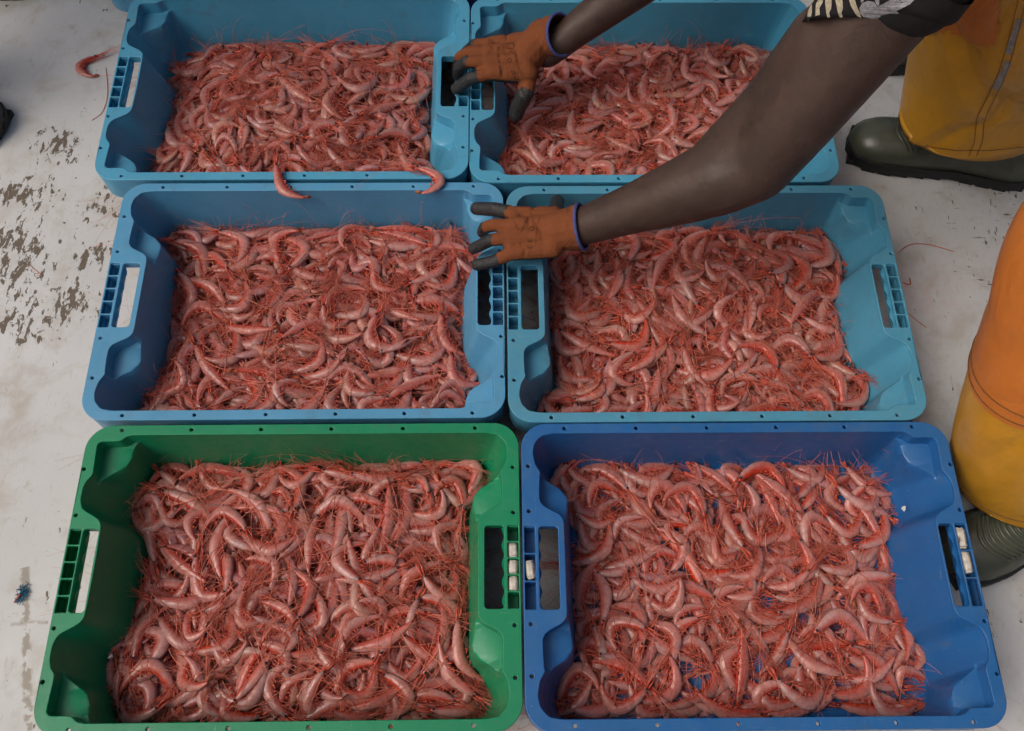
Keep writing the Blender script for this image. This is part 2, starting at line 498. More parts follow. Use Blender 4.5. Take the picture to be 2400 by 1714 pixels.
HX = (-253, -157, -60, 38, 138, 239)
def crate_meshes(cells):
    out = {}
    loops = [rrect(-.300, .300, -.203, .203, .036, 8), [tuple(p) for p in CONT[:, 0, :]]]
    holes = [(x, s * 195.5) for x in HX for s in (1, -1)] + [(-295.5, 139), (-294.5, 74), (-294.5, -74), (-295.5, -139), (291, 137), (291, 73), (291, -76), (291, -140)]
    for (x, y) in holes:
        loops.append([(x / 1000 + .0027 * math.cos(k * math.pi / 4), y / 1000 + .0027 * math.sin(k * math.pi / 4)) for k in range(8)])
    edges = np.linspace(-.055, .055, cells + 1)
    for sx in (-1, 1):
        hx = (.2602, .2805) if sx < 0 else (.2525, .2785)
        cx = (.2830, .2975)
        a, b = sorted((sx * hx[0], sx * hx[1]))
        loops.append(rrect(a, b, -.055, .055, .005, 3))
        a, b = sorted((sx * cx[0], sx * cx[1]))
        for i in range(cells):
            loops.append(rrect(a, b, edges[i] + (.0011 if i else 0), edges[i + 1] - (.0011 if i < cells - 1 else 0), .0012, 1))
    out['rim'] = flat_plate('rim', loops, .006, .0009)
    auto_smooth(out['rim'], 40)
    # basin
    U, B, F = CONT[:, 0], CONT[:, 1], CONT[:, 2]
    rings = [[(x, y, -.0035) for x, y in U * .9995]]
    wl = np.clip(CONT[:, 3, :1] * 1.6 - .1, 0, 1)
    U1 = (U * .996) * wl + (U + (B - U) * .86) * (1 - wl)
    rings.append([(x, y, -.0225) for x, y in U1])
    U2 = (U1 * .08 + B * .92) * wl + (U + (B - U) * .90) * (1 - wl)
    rings.append([(x, y, -.0232 - .0008 * (1 - w_)) for (x, y), w_ in zip(U2, wl[:, 0])])
    rings.append([(x, y, -.0250 - .0015 * (1 - w_)) for (x, y), w_ in zip(B, wl[:, 0])])
    for k in range(1, 7):
        s = k / 6; q = B + (F - B) * (s ** .95)
        rings.append([(x, y, -.0265 - (.108 - .0265) * s) for x, y in q])
    rings.append([(x, y, -.1165) for x, y in F * .985]); rings.append([(x, y, -.1195) for x, y in F * .955]); rings.append([(x, y, -.120) for x, y in F * .90])
    mb = MB(); mb.loft(rings[::-1]); n = len(U)
    base = len(mb.v); mb.v.append((0, 0, -.120))
    mb.f += [(base, (j + 1) % n, j) for j in range(n)]
    me = mesh('basin', mb.v, mb.f)
    auto_smooth(me, 50)
    out['basin'] = me
    # skirt: outside wall under the rim, deeper at the corners
    mb = MB()
    def dense(lp):
        o_ = []
        for (a, b) in zip(lp, lp[1:] + lp[:1]):
            m_ = max(1, int(math.dist(a, b) / .01))
            o_ += [(a[0] + (b[0] - a[0]) * i / m_, a[1] + (b[1] - a[1]) * i / m_) for i in range(m_)]
        return o_
    oc = dense(rrect(-.2992, .2992, -.2022, .2022, .0355, 8))
    ic = [(x * (1 - .003 / .2992), y * (1 - .003 / .2022)) for x, y in oc]
    def dz(x, y):
        if abs(x) > .28: return -.024 if abs(y) < .075 else -.052
        return -.052 if abs(x) > .22 else -.040
    mb.loft([[(x, y, -.0045) for x, y in oc], [(x * .9985, y * .998, dz(x, y) + .003) for x, y in oc], [(x * .995, y * .993, dz(x, y)) for x, y in oc], [(x, y, dz(x, y)) for x, y in ic], [(x, y, -.0065) for x, y in ic]])
    out['skirt'] = mesh('skirt', mb.v, [q[::-1] for q in mb.f]); auto_smooth(out['skirt'], 50)
    # handle: wells under the cells and a finger grip with a wavy lower edge
    for sx in (-1, 1):
        mb = MB()
        x0, x1 = .2828, .2978
        mb.add([(sx * x, y, -.025) for x, y in ((x0, -.0552), (x1, -.0552), (x1, .0552), (x0, .0552))], [(0, 1, 2, 3)])
        for i in range(cells + 1):
            y = edges[i]; mb.box(*sorted((sx * x0, sx * x1)), y - .001, y + .001, -.0248, -.0032)
        mb.box(*sorted((sx * (x0 - .001), sx * (x0 + .0008))), -.0562, .0562, -.0248, -.0032)
        hin = .2805 if sx < 0 else .2785
        N = 60; top = []; bot = []; bk = []
        for k in range(N + 1):
            y = -.0545 + .109 * k / N
            wv = .0030 * (1 - math.cos(k / N * 2 * math.pi * 4.5)) / 2
            top.append((sx * hin, y, -.004)); bot.append((sx * (hin - .0004 - wv), y, -.0115)); bk.append((sx * (hin + .004), y, -.0248))
        mid = [tuple((np.array(a) * .45 + np.array(b) * .55) + np.array((sx * .0012, 0, 0))) for a, b in zip(top, bot)]
        mb.loft([top, mid, bot, bk], closed=False)
        # hole side walls
        xi = .2602 if sx < 0 else .2525
        for s in (-1, 1): mb.box(*sorted((sx * xi, sx * hin)), *sorted((s * .0553, s * .0565)), -.014, -.0045)
        me = mesh('handle', mb.v, mb.f); auto_smooth(me, 40)
        out['handle' + str(sx)] = me
    # underside: outer shell of the basin and runners
    mb = MB(); Fo = F * 1.012
    Bo = (B * .96 + F * .04) * 1.012
    mb.loft([[(x, y, -.03) for x, y in Bo], [(x, y, -.124) for x, y in Fo]], cap1=False)
    for (x, y) in ((-.2, -.15), (.2, -.15), (-.2, .15), (.2, .15)): mb.box(x - .04, x + .04, y - .015, y + .015, -.1345, -.1205)
    out['underside'] = mesh('underside', mb.v, mb.f)
    return out
CM = {5: crate_meshes(5), 3: crate_meshes(3)}

CR = {  # x, y, yaw deg, turned half round, colour, cells, label
    'E': (-.2811, .2795, 2.11, 0, 'green', 5, 'green plastic crate full of shrimp, the only green one'),
    'F': (.3216, .2996, 2.02, 1, 'navy', 3, 'royal blue plastic crate beside the green one, thinly filled with shrimp'),
    'C': (-.3144, .6922, 2.17, 1, 'blue_c', 5, 'mid blue plastic crate directly behind the green one, heaped with shrimp'),
    'D': (.2894, .7070, 2.10, 1, 'blue_d', 5, 'teal blue plastic crate under the outstretched near arm, behind the royal blue one'),
    'A': (-.3856, 1.1029, 2.23, 0, 'blue_a', 5, 'light blue plastic crate at far left, gripped at its right handle'),
    'B': (.2160, 1.1176, 2.08, 0, 'blue_b', 5, 'cyan blue plastic crate at far right, largely hidden by the bent arm'),
    'G': (-.463, 1.512, 2.1, 0, 'blue_c', 5, 'blue crate cut off by the top edge, only its near left corner showing'),
    'H': (.150, 1.535, 1.6, 1, 'dark_navy', 5, 'dark navy crate at the top edge, a sliver behind the cyan blue crate')}
CROOT = {}
for k, (x, y, a, half, mat, cells, lab) in CR.items():
    r = empty('fish_crate', (x, y, RIM), rad(a + (180 if half else 0)))
    r.location.z = 0
    tag(r, lab, 'crate', 'fish crates set out on the deck')
    CROOT[k] = r
    for part in ('rim', 'basin', 'skirt', 'handle-1', 'handle1', 'underside'):
        me = CM[cells][part].copy()
        me.materials.append(M[mat])
        o = bpy.data.objects.new(part.rstrip('-1'), me); COL.objects.link(o)
        o.parent = r; o.location.z = RIM
bpy.context.view_layer.update()

def crate_mat(k):
    x, y, a, half = CR[k][:4]
    return Matrix.Translation((x, y, RIM)) @ Matrix.Rotation(rad(a + (180 if half else 0)), 4, 'Z')

# ------------------------------------------------------------------ shrimp
def shrimp_variant(i, curl, seed, straight=False):
    """returns meshes (shell, legs, feelers, eyes) and footprint samples; lies on its side in XY, head towards +X at the origin side"""
    rn = random.Random(seed)
    NS = 32
    L = .090
    s = np.linspace(0, L, NS)
    # heading angle along the body: carapace straight, abdomen curls
    u = s / L
    ub, wb = rn.uniform(.46, .58), rn.uniform(.07, .14)                          # the bend sits at the third segment
    k = .16 + np.exp(-((u - ub) / wb) ** 2) + .25 * (u > .8)
    th = np.concatenate([[0], np.cumsum((k[1:] + k[:-1]) / 2 * np.diff(s))]); th = th / th[-1] * curl
    ds = s[1] - s[0]
    cx = -np.concatenate([[0], np.cumsum(np.cos((th[1:] + th[:-1]) / 2) * ds)])
    cy = -np.concatenate([[0], np.cumsum(np.sin((th[1:] + th[:-1]) / 2) * ds)])
    tx, ty = -np.cos(th), -np.sin(th)                 # direction of travel head -> tail
    nx_, ny_ = -ty, tx                                # ventral side lies inside the curl
    vx, vy = (nx_, ny_)
    # dorsoventral and lateral half sizes
    hp = np.interp(u, [0, .03, .10, .22, .36, .45, .60, .75, .88, .96, 1.0], [.0009, .0026, .0045, .0067, .0078, .0087, .0085, .0063, .0037, .0025, .0015])
    wp = np.interp(u, [0, .03, .10, .22, .36, .45, .60, .75, .88, .96, 1.0], [.0007, .0020, .0035, .0051, .0059, .0062, .0058, .0044, .0028, .0019, .0010])
    sfr = ((u - .36) / .64 * 6) % 1.0
    seg = np.where(u > .36, 1 + .075 * (.5 - sfr), 1 + .03 * np.sin(u * 40))
    hp = hp * seg; wp = wp * seg
    n = 10
    V = []; T = []
    hue = rn.uniform(-.05, .05); redness = rn.uniform(.0, .45); patchy = rn.random()
    for j in range(NS):
        for q in range(n):
            a = 2 * math.pi * q / n
            dv = math.cos(a); lt = math.sin(a)          # dv>0 : ventral
            V.append((cx[j] + vx[j] * hp[j] * dv, cy[j] + vy[j] * hp[j] * dv, wp[j] * lt))
            ven = max(0, dv * .9 + .1) ** .8
            dor = np.array((.55, .315, .285)); mid = np.array((.49, .215, .185)); red = np.array((.45, .066, .046))
            if dv < 0: c = dor * (-dv) + mid * (1 + dv)
            else: c = mid * (1 - ven) + red * ven
            if u[j] < .36:                               # carapace: greyer back, red flank
                grey = np.array((.47, .30, .285))
                c = c * .45 + (grey if dv < .15 else red) * .55
                if .10 < u[j] < .30 and -.2 < dv < .5: c = c * .55 + red * .45 * (.7 + patchy * .6)
            elif sfr[j] > .82: c = c * .86 + red * .11    # darker joint between two segments
            if .045 < u[j] < .12: c = c * .62 + np.array((.015, .02, .025))
            if u[j] > .78: k_ = min(1, (u[j] - .78) * 3.2); c = c * (1 - k_ * .75) + red * 1.1 * k_ * .75
            if u[j] < .05: c = red * 1.1
            c = c * (1 - redness) + (red * 1.2) * redness * .5 + c * redness * .5
            c = c * (1 + rn.uniform(-.11, .11))
            T.append((*np.clip(c, 0, 1), 1))
    F = []
    for j in range(NS - 1):
        for q in range(n):
            F.append((j * n + q, (j + 1) * n + q, (j + 1) * n + (q + 1) % n, j * n + (q + 1) % n))
    F.append(tuple(range(n))); F.append(tuple((NS - 1) * n + q for q in range(n))[::-1])
    # tail fan: blades, a little thick
    ex, ey, etx, ety = cx[-1], cy[-1], tx[-1], ty[-1]
    for b in range(5):
        sp = (b - 2) * .22; L2 = .013 - abs(b - 2) * .0012
        d = Vector((etx, ety, 0)); lat = Vector((0, 0, 1)); ven = Vector((vx[-1], vy[-1], 0))
        dd = (d * math.cos(sp) + lat * math.sin(sp) * .9 + ven * .18).normalized(); sd_ = dd.cross(ven).normalized()
        p0 = Vector((ex, ey, 0)) - d * .002; b0 = len(V)
        for (t_, w_) in ((0, .0010), (.55, .0022), (1.0, .0010)):
            for sgn in (-1, 1): V.append(tuple(p0 + dd * L2 * t_ + sd_ * w_ * sgn)); T.append((.50, .12, .07, 1))
        c_ = len(V); V.append(tuple(p0 + dd * L2 * .5 - ven * .0009)); T.append((.55, .15, .09, 1))
        F += [(b0, b0 + 1, b0 + 3, b0 + 2), (b0 + 2, b0 + 3, b0 + 5, b0 + 4), (b0 + 1, b0, c_), (b0, b0 + 2, c_), (b0 + 2, b0 + 4, c_), (b0 + 4, b0 + 5, c_), (b0 + 5, b0 + 3, c_), (b0 + 3, b0 + 1, c_)]
    shell = mesh('shrimp_body', V, F)
    at_ = shell.color_attributes.new('tint', 'FLOAT_COLOR', 'POINT')
    at_.data.foreach_set('color', np.array(T, dtype=np.float32).ravel())
    shell.materials.append(M['shell']); shell.polygons.foreach_set('use_smooth', [True] * len(F))
    def ip(uu): return float(np.interp(uu, u, cx)), float(np.interp(uu, u, cy)), float(np.interp(uu, u, hp)), float(np.interp(uu, u, wp)), np.interp(uu, u, vx), np.interp(uu, u, vy), np.interp(uu, u, tx), np.interp(uu, u, ty)
    # legs and swimmerets
    mb = MB()
    for q in range(3):
        uu = .13 + .075 * q
        X, Y, H, Wd, VX, VY, TX, TY = ip(uu)
        for sgn in (-1, 1):
            p = Vector((X + VX * H * .75, Y + VY * H * .75, sgn * Wd * .45))
            f = -Vector((TX, TY, 0)); v = Vector((VX, VY, 0)); z = Vector((0, 0, 1))
            d1 = (f * 1.0 + v * rn.uniform(.15, .75) + z * sgn * rn.uniform(-.05, .25)).normalized(); l1 = rn.uniform(.009, .014)
            d2 = (f * 1.0 + v * rn.uniform(-.22, .28) + z * rn.uniform(-.06, .09)).normalized(); l2 = rn.uniform(.014, .024)
            d3 = (d2 + v * rn.uniform(-.3, .3)).normalized()
            p1 = p + d1 * l1; p2 = p1 + d2 * l2; p3 = p2 + d3 * l2 * rn.uniform(.5, 1.1)
            mb.tube([p, p1, p2, p3], [.0005, .0004, .0003, .00018], 3)
    for q in range(5):
        uu = .42 + .085 * q
        X, Y, H, Wd, VX, VY, TX, TY = ip(uu)
        for sgn in (-1, 1):
            p = Vector((X + VX * H * .8, Y + VY * H * .8, sgn * Wd * .4)); v = Vector((VX, VY, 0)); tt = Vector((TX, TY, 0))
            p1 = p + v * rn.uniform(.003, .0060) - tt * rn.uniform(-.002, .006) + Vector((0, 0, sgn * .0015))
            mb.tube([p, (p + p1) / 2, p1], [.0010, .0011, .0004], 4)
    # rostrum spike
    mb.tube([(cx[0] - .006, cy[0] - vy[0] * .003, 0), (cx[0] + .004, cy[0] - vy[0] * .0035, 0), (cx[0] + .017, cy[0] - vy[0] * .005, 0)], [.0014, .0012, .0003], 4)
    # antennal scales
    for sgn in (-1, 1):
        mb.tube([(cx[0], cy[0], sgn * .0015), (cx[0] + .007, cy[0] + vy[0] * .001, sgn * .0022), (cx[0] + .014, cy[0], sgn * .0026)], [.0010, .0015, .0004], 4)
    legs = mesh('legs', mb.v, mb.f); legs.materials.append(M['red']); legs.polygons.foreach_set('use_smooth', [True] * len(mb.f))
    # feelers
    mb = MB()
    for q in range(9):
        long_ = q < 3
        Lq = rn.uniform(.075, .15) if long_ else rn.uniform(.035, .070)
        a = rn.gauss(0, .22) if long_ else rn.gauss(0, .13); kk = rn.uniform(-10, 10) if long_ else rn.uniform(-5, 5)
        p = Vector((cx[0], cy[0], rn.uniform(-.001, .001))); pts = [p.copy()]; m = 10 if long_ else 5
        zz = rn.uniform(.03, .25)
        for _ in range(m):
            st = Lq / m
            p = p + Vector((math.cos(a), math.sin(a), zz)) * st; a += kk * st; zz -= .45 / m; pts.append(p.copy())
        r0 = .00034 if long_ else .00036
        mb.tube(pts, [r0 * (1 - .6 * j / m) for j in range(m + 1)], 3, False)
    feel = mesh('feelers', mb.v, mb.f); feel.materials.append(M['feeler'])
    # eyes
    bm = bmesh.new()
    for sgn in (-1, 1):
        bmesh.ops.create_icosphere(bm, subdivisions=1, radius=.0019, matrix=Matrix.Translation((cx[1] - .001, cy[1] - vy[1] * .0008, sgn * .0036)))
    eyes = bpy.data.meshes.new('eyes'); bm.to_mesh(eyes); bm.free(); eyes.materials.append(M['eye']); eyes.polygons.foreach_set('use_smooth', [True] * len(eyes.polygons))
    # footprint samples
    S = []
    for j in range(0, NS, 1):
        for c in (-.9, -.5, 0, .5, .9):
            S.append((cx[j] + vx[j] * hp[j] * c, cy[j] + vy[j] * hp[j] * c, wp[j] * math.sqrt(1 - c * c * .9)))
    S = np.array(S)
    off = S[:, :2].mean(0)
    T_ = Matrix.Translation((-off[0], -off[1], 0))
    for me in (shell, legs, feel, eyes): me.transform(T_)
    S[:, :2] -= off
    return dict(shell=shell, legs=legs, feelers=feel, eyes=eyes, S=S, curl=curl, head=Vector((cx[0] - off[0], cy[0] - off[1], 0)))

VARS = []
curls = [.35, .7, 1.0, 1.4, 1.7, 2.0, 2.2, 2.4, 2.6, 2.8, 3.0, 3.25, -1.0, -1.6, -2.2, -2.6, -2.9, -.5, -2.4, 2.5]
for i, c in enumerate(curls):
    if c < 0:    # mirrored shrimp: lies on its other side
        v = shrimp_variant(i, -c, 100 + i)
        mir = Matrix.Scale(-1, 4, (0, 1, 0))
        for kk in ('shell', 'legs', 'feelers', 'eyes'):
            v[kk].transform(mir); v[kk].flip_normals()
        v['S'][:, 1] *= -1; v['head'] = mir @ v['head']
    else: v = shrimp_variant(i, c, 100 + i)
    VARS.append(v)

GS = .0025
GX, GY = 256, 176
def basin_mask(depth_frac=.55, shrink=.992):
    poly = (CONT[:, 1] * (1 - depth_frac) + CONT[:, 2] * depth_frac) * shrink
    xs = (np.arange(GX) - GX / 2 + .5) * GS; ys = (np.arange(GY) - GY / 2 + .5) * GS
    X, Y = np.meshgrid(xs, ys, indexing='ij')
    ins = np.zeros(X.shape, bool)
    a = poly; b = np.roll(poly, -1, axis=0)
    for (x1, y1), (x2, y2) in zip(a, b):
        cnd = ((y1 > Y) != (y2 > Y))
        if abs(y2 - y1) > 1e-12: ins ^= cnd & (X < (x2 - x1) * (Y - y1) / (y2 - y1) + x1)
    return ins, X, Y
MASK, GXX, GYY = basin_mask()

def heap(key, level, mound, slope, nmax, patch=None):
    """let shrimp settle one after another on a height map of the crate; returns placements and the map"""
    rg = np.random.default_rng(ord(key))
    H = np.full((GX, GY), -DEPTH); ID = np.full((GX, GY), -1)
    tgt = -level + mound * np.clip(1 - (GXX / .24) ** 2, 0, 1) * np.clip(1 - (GYY / .19) ** 2, 0, 1) + slope[0] * GXX + slope[1] * GYY
    if patch is not None: tgt = tgt + patch(GXX, GYY)
    pl = []; fails = 0
    while len(pl) < nmax and fails < 70:
        best = None
        vi = int(rg.integers(len(VARS))); v = VARS[vi]
        sc = rg.choice((rg.uniform(.74, .95), rg.uniform(.92, 1.12), rg.uniform(1.0, 1.18)))
        for _ in range(7):
            yaw = rg.uniform(0, 2 * math.pi); x = rg.uniform(-.265, .265); y = rg.uniform(-.182, .182)
            if rg.random() < .35:      # along the walls they lie more or less parallel to them
                if rg.random() < .6: y = math.copysign(rg.uniform(.150, .182), y); yaw = rg.normal(0, .45) + math.pi * rg.integers(2)
                else: x = math.copysign(rg.uniform(.205, .262), x); yaw = rg.normal(math.pi / 2, .45) + math.pi * rg.integers(2)
            c, s_ = math.cos(yaw), math.sin(yaw)
            S = v['S'] * sc
            px = x + c * S[:, 0] - s_ * S[:, 1]; py = y + s_ * S[:, 0] + c * S[:, 1]
            ix = (px / GS + GX / 2).astype(int); iy = (py / GS + GY / 2).astype(int)
            if ix.min() < 0 or iy.min() < 0 or ix.max() >= GX or iy.max() >= GY: continue
            if MASK[ix, iy].mean() < .955: continue
            h = H[ix, iy]
            A = np.c_[px - x, py - y, np.ones(len(px))]
            co = np.linalg.lstsq(A, h, rcond=None)[0]
            g = co[:2]; gm = np.hypot(*g); lim = .30
            if gm > lim: g = g * lim / gm
            res = h - A[:, :2] @ g
            z = np.percentile(res + S[:, 2], 80) - .0012
            over = z - tgt[ix, iy].mean()
            if best is None or over < best[0]: best = (over, x, y, yaw, g, z, ix, iy, S[:, 2] + A[:, :2] @ g)
        if best is None or best[0] > 0: fails += 1; continue
        fails = max(0, fails - 1)
        _, x, y, yaw, g, z, ix, iy, top = best
        zz = z + top
        up = zz > H[ix, iy]
        H[ix[up], iy[up]] = zz[up]; ID[ix[up], iy[up]] = len(pl)
        nrm = Vector((-g[0], -g[1], 1)).normalized()
        q = Vector((0, 0, 1)).rotation_difference(nrm)
        roll = rg.normal(0, .16)
        mat = Matrix.Translation((x, y, z)) @ q.to_matrix().to_4x4() @ Matrix.Rotation(yaw, 4, 'Z') @ Matrix.Rotation(roll, 4, 'X') @ Matrix.Scale(sc, 4)
        pl.append([vi, mat, x, y, yaw])
    vis = np.bincount(ID[ID >= 0].ravel(), minlength=len(pl))
    return pl, H, vis

FILL = {'E': (.088, .010, (0, 0), 520), 'F': (.1000, .004, (0.006, 0), 300), 'C': (.076, .012, (0, 0), 620), 'D': (.083, .010, (0, 0), 580),
        'A': (.082, .032, (.01, -.05), 680), 'B': (.084, .012, (0, -.02), 560)}
ALL = []; HM = {}
for key in 'EFCDAB':
    lev, mo, sl, nm = FILL[key]
    pl, H, vis = heap(key, lev, mo, sl, nm)
    HM[key] = H
    cm = crate_mat(key)
    sgn = -1 if CR[key][3] else 1
    px2 = (FPX / (CAM - Vector((CR[key][0], CR[key][1], RIM))).length) ** 2
    for (vi, mat, x, y, yaw), nv in zip(pl, vis):
        ALL.append([nv * px2, key, vi, cm @ mat, sgn * x, sgn * y, nv])
print('shrimp settled', len(ALL), {k: sum(1 for a in ALL if a[1] == k) for k in 'EFCDAB'})

def stray(px, py, z, vi, yaw, sc=1.0, tilt=(0, 0)):
    p = at(px, py, z)
    return Matrix.Translation(p) @ Matrix.Rotation(yaw, 4, 'Z') @ Matrix.Rotation(tilt[0], 4, 'X') @ Matrix.Rotation(tilt[1], 4, 'Y') @ Matrix.Scale(sc, 4)

def put_shrimp(mat, vi, label, group):
    v = VARS[vi]
    o = bpy.data.objects.new('shrimp', v['shell']); COL.objects.link(o); o.matrix_world = mat
    tag(o, label, 'shrimp', group)
    for nm_ in ('legs', 'feelers', 'eyes'):
        c = bpy.data.objects.new(nm_, v[nm_]); COL.objects.link(c); c.parent = o
    return o

put_shrimp(stray(203, 157, .006, 9, rad(24), .92), 9, 'lone curled shrimp lying on the bare deck left of the crates', 'stray shrimp')
put_shrimp(stray(668, 432, RIM + .006, 3, rad(97), 1.0, (0, rad(-4))), 3, 'stray shrimp lying across the rims of the two left blue crates, tail bent right', 'stray shrimp')
put_shrimp(stray(1008, 421, RIM + .006, 16, rad(172), 1.0, (0, 0)), 16, 'curled stray shrimp on the rim corner beside the near glove', 'stray shrimp')

ALL.sort(key=lambda a: -a[0])
CNAME = {'E': 'green crate', 'F': 'royal blue crate', 'C': 'mid blue crate', 'D': 'teal blue crate', 'A': 'light blue crate', 'B': 'cyan blue crate'}
def describe(key, vi, mat, x, y):
    v = VARS[vi]
    c = abs(v['curl'])
    shape = 'nearly straight' if c < 1.0 else 'gently bent' if c < 1.75 else 'hook-shaped' if c < 2.6 else 'tightly curled'
    h = mat.to_3x3() @ v['head']
    a = math.degrees(math.atan2(h.y, h.x)) % 360
    dirn = ['right', 'back right', 'back', 'back left', 'left', 'front left', 'front', 'front right'][int((a + 22.5) // 45) % 8]
    cx_ = 'far left' if x < -.16 else 'left' if x < -.055 else 'middle' if x < .055 else 'right' if x < .16 else 'far right'
    cy_ = 'back' if y > .065 else 'front' if y < -.065 else 'centre'
    where = {'back': 'back row, ', 'front': 'front row, ', 'centre': 'middle row, '}[cy_] + cx_
    return f'{shape} shrimp, head {dirn}, {where} of {CNAME[key]}'
NIND = 297
same = {}
for a in ALL[:NIND]: same.setdefault(describe(a[1], a[2], a[3], a[4], a[5]), []).append(a)
for lab, lst in same.items():
    lst.sort(key=lambda a: a[3].translation.y)
    ends = [''] if len(lst) == 1 else [', nearer one', ', farther one'] if len(lst) == 2 else [', nearest one', ', middle one', ', farthest one'] if len(lst) == 3 else [''] * len(lst)
    for a, e in zip(lst, ends): put_shrimp(a[3], a[2], lab + e, 'shrimp on top in the ' + CNAME[a[1]])

def joined(name, items, mats):
    """one mesh out of many transformed copies"""
    Vs = []; Fi = []; Ls = []; Mi = []; Cs = []; nb = 0
    cache = {}
    for me, mat, mi, gain in items:
        if me.name not in cache:
            n = len(me.vertices); a = np.empty(n * 3, np.float32); me.vertices.foreach_get('co', a)
            l = np.empty(len(me.loops), np.int32); me.loops.foreach_get('vertex_index', l)
            t = np.empty(len(me.polygons), np.int32); me.polygons.foreach_get('loop_total', t)
            if 'tint' in me.color_attributes:
                cc = np.empty(n * 4, np.float32); me.color_attributes['tint'].data.foreach_get('color', cc); cc = cc.reshape(-1, 4)
            else: cc = np.ones((n, 4), np.float32)
            cache[me.name] = (a.reshape(-1, 3), l, t, cc)
        a, l, t, cc = cache[me.name]
        m = np.array(mat)
        Vs.append(a @ m[:3, :3].T + m[:3, 3]); Ls.append(l + nb); Fi.append(t); Mi.append(np.full(len(t), mi, np.int32))
        g = cc.copy(); g[:, :3] *= gain; Cs.append(g); nb += len(a)
    V = np.concatenate(Vs).astype(np.float32); Lp = np.concatenate(Ls); T = np.concatenate(Fi)
    me = bpy.data.meshes.new(name)
    me.vertices.add(len(V)); me.vertices.foreach_set('co', V.ravel())
    me.loops.add(len(Lp)); me.loops.foreach_set('vertex_index', Lp.astype(np.int32))
    me.polygons.add(len(T)); st = np.concatenate([[0], np.cumsum(T)[:-1]]).astype(np.int32)
    me.polygons.foreach_set('loop_start', st); me.polygons.foreach_set('loop_total', T.astype(np.int32))
    me.polygons.foreach_set('material_index', np.concatenate(Mi)); me.polygons.foreach_set('use_smooth', np.ones(len(T), bool))
    me.update(calc_edges=True)
    ca = me.color_attributes.new('tint', 'FLOAT_COLOR', 'POINT'); ca.data.foreach_set('color', np.concatenate(Cs).astype(np.float32).ravel())
    for m_ in mats: me.materials.append(m_)
    return me

items = []; rr = random.Random(3)
for sc_, key, vi, mat, x, y, nv in ALL[NIND:]:
    if nv < 1: 
        if rr.random() < .25: continue
    v = VARS[vi]; g = np.array((1, rr.uniform(.85, 1.05), rr.uniform(.85, 1.05))) * rr.uniform(.86, 1.1)
    items.append((v['shell'], mat, 0, g))
    if nv > 6:
        items.append((v['legs'], mat, 1, 1)); items.append((v['feelers'], mat, 2, 1)); items.append((v['eyes'], mat, 3, 1))
o = link('shrimp_heap', joined('shrimp_heap', items, [M['shell'], M['red'], M['feeler'], M['eye']]))
tag(o, 'tangled heap of pink and red shrimp filling the crates', 'shrimp heap', kind='stuff')
print('heap tris', sum(len(p.vertices) - 2 for p in o.data.polygons))

# loose feelers draped over the heaps
mb = MB(); rr = random.Random(11)
for key in 'EFCDAB':
    H = HM[key]; cm = crate_mat(key)
    Hs = H.copy()
    for _ in range(3):
        Hs = np.maximum(Hs, (np.roll(Hs, 1, 0) + np.roll(Hs, -1, 0) + np.roll(Hs, 1, 1) + np.roll(Hs, -1, 1)) / 4)
    for q in range(270 if key != 'F' else 220):
        x, y = rr.uniform(-.24, .24), rr.uniform(-.17, .17); a = rr.uniform(0, 2 * math.pi); kk = rr.gauss(0, 7)
        Lq = rr.uniform(.04, .15); m = 12; pts = []
        for j in range(m + 1):
            ix, iy = int(x / GS + GX / 2), int(y / GS + GY / 2)
            if not (2 <= ix < GX - 2 and 2 <= iy < GY - 2) or not MASK[ix, iy]: break
            pts.append([x, y, Hs[ix - 2:ix + 3, iy - 2:iy + 3].max() + .0008])
            x += math.cos(a) * Lq / m; y += math.sin(a) * Lq / m; a += kk * Lq / m
        if len(pts) < 5: continue
        z = np.array([p[2] for p in pts])
        for _ in range(3): z = np.maximum(z, np.convolve(np.pad(z, 1, mode='edge'), [.25, .5, .25], 'valid'))
        r0 = rr.choice((.00042, .00050, .00055, .00065))
        mb.tube([cm @ Vector((p[0], p[1], zz)) for p, zz in zip(pts, z)], [r0 * (1 - .5 * j / len(pts)) for j in range(len(pts))], 3, False)
    # a few stick up the walls
    for q in range(26):
        side = rr.choice(('b', 'b', 'b', 'l', 'r')); sg = -1 if CR[key][3] else 1
        if side == 'b': x, y, dx, dy = rr.uniform(-.22, .22), sg * .165, rr.uniform(-.5, .5), sg * .25
        else:
            s_ = 1 if side == 'r' else -1; x, y, dx, dy = s_ * .215, rr.uniform(-.14, .14), s_ * .2, rr.uniform(-.5, .5)
        z = H[int(x / GS + GX / 2), int(y / GS + GY / 2)]; L_ = rr.uniform(.03, .075); pts = []
        bend = rr.uniform(-1, 1)
        for j in range(11):
            t_ = j / 10
            pts.append(cm @ Vector((x + dx * L_ * t_ + bend * .02 * t_ * t_, y + dy * L_ * t_, z + L_ * .8 * math.sin(t_ * 1.9))))
        mb.tube(pts, [.0003 * (1 - .6 * j / 10) for j in range(11)], 3, False)
o = mb.build('loose_feelers', simple('pale_feeler_red', (.70, .20, .125), .4, .35, 40, .05, 300, .5))
tag(o, 'fine red shrimp feelers strewn over the heaps', 'feelers', kind='stuff')

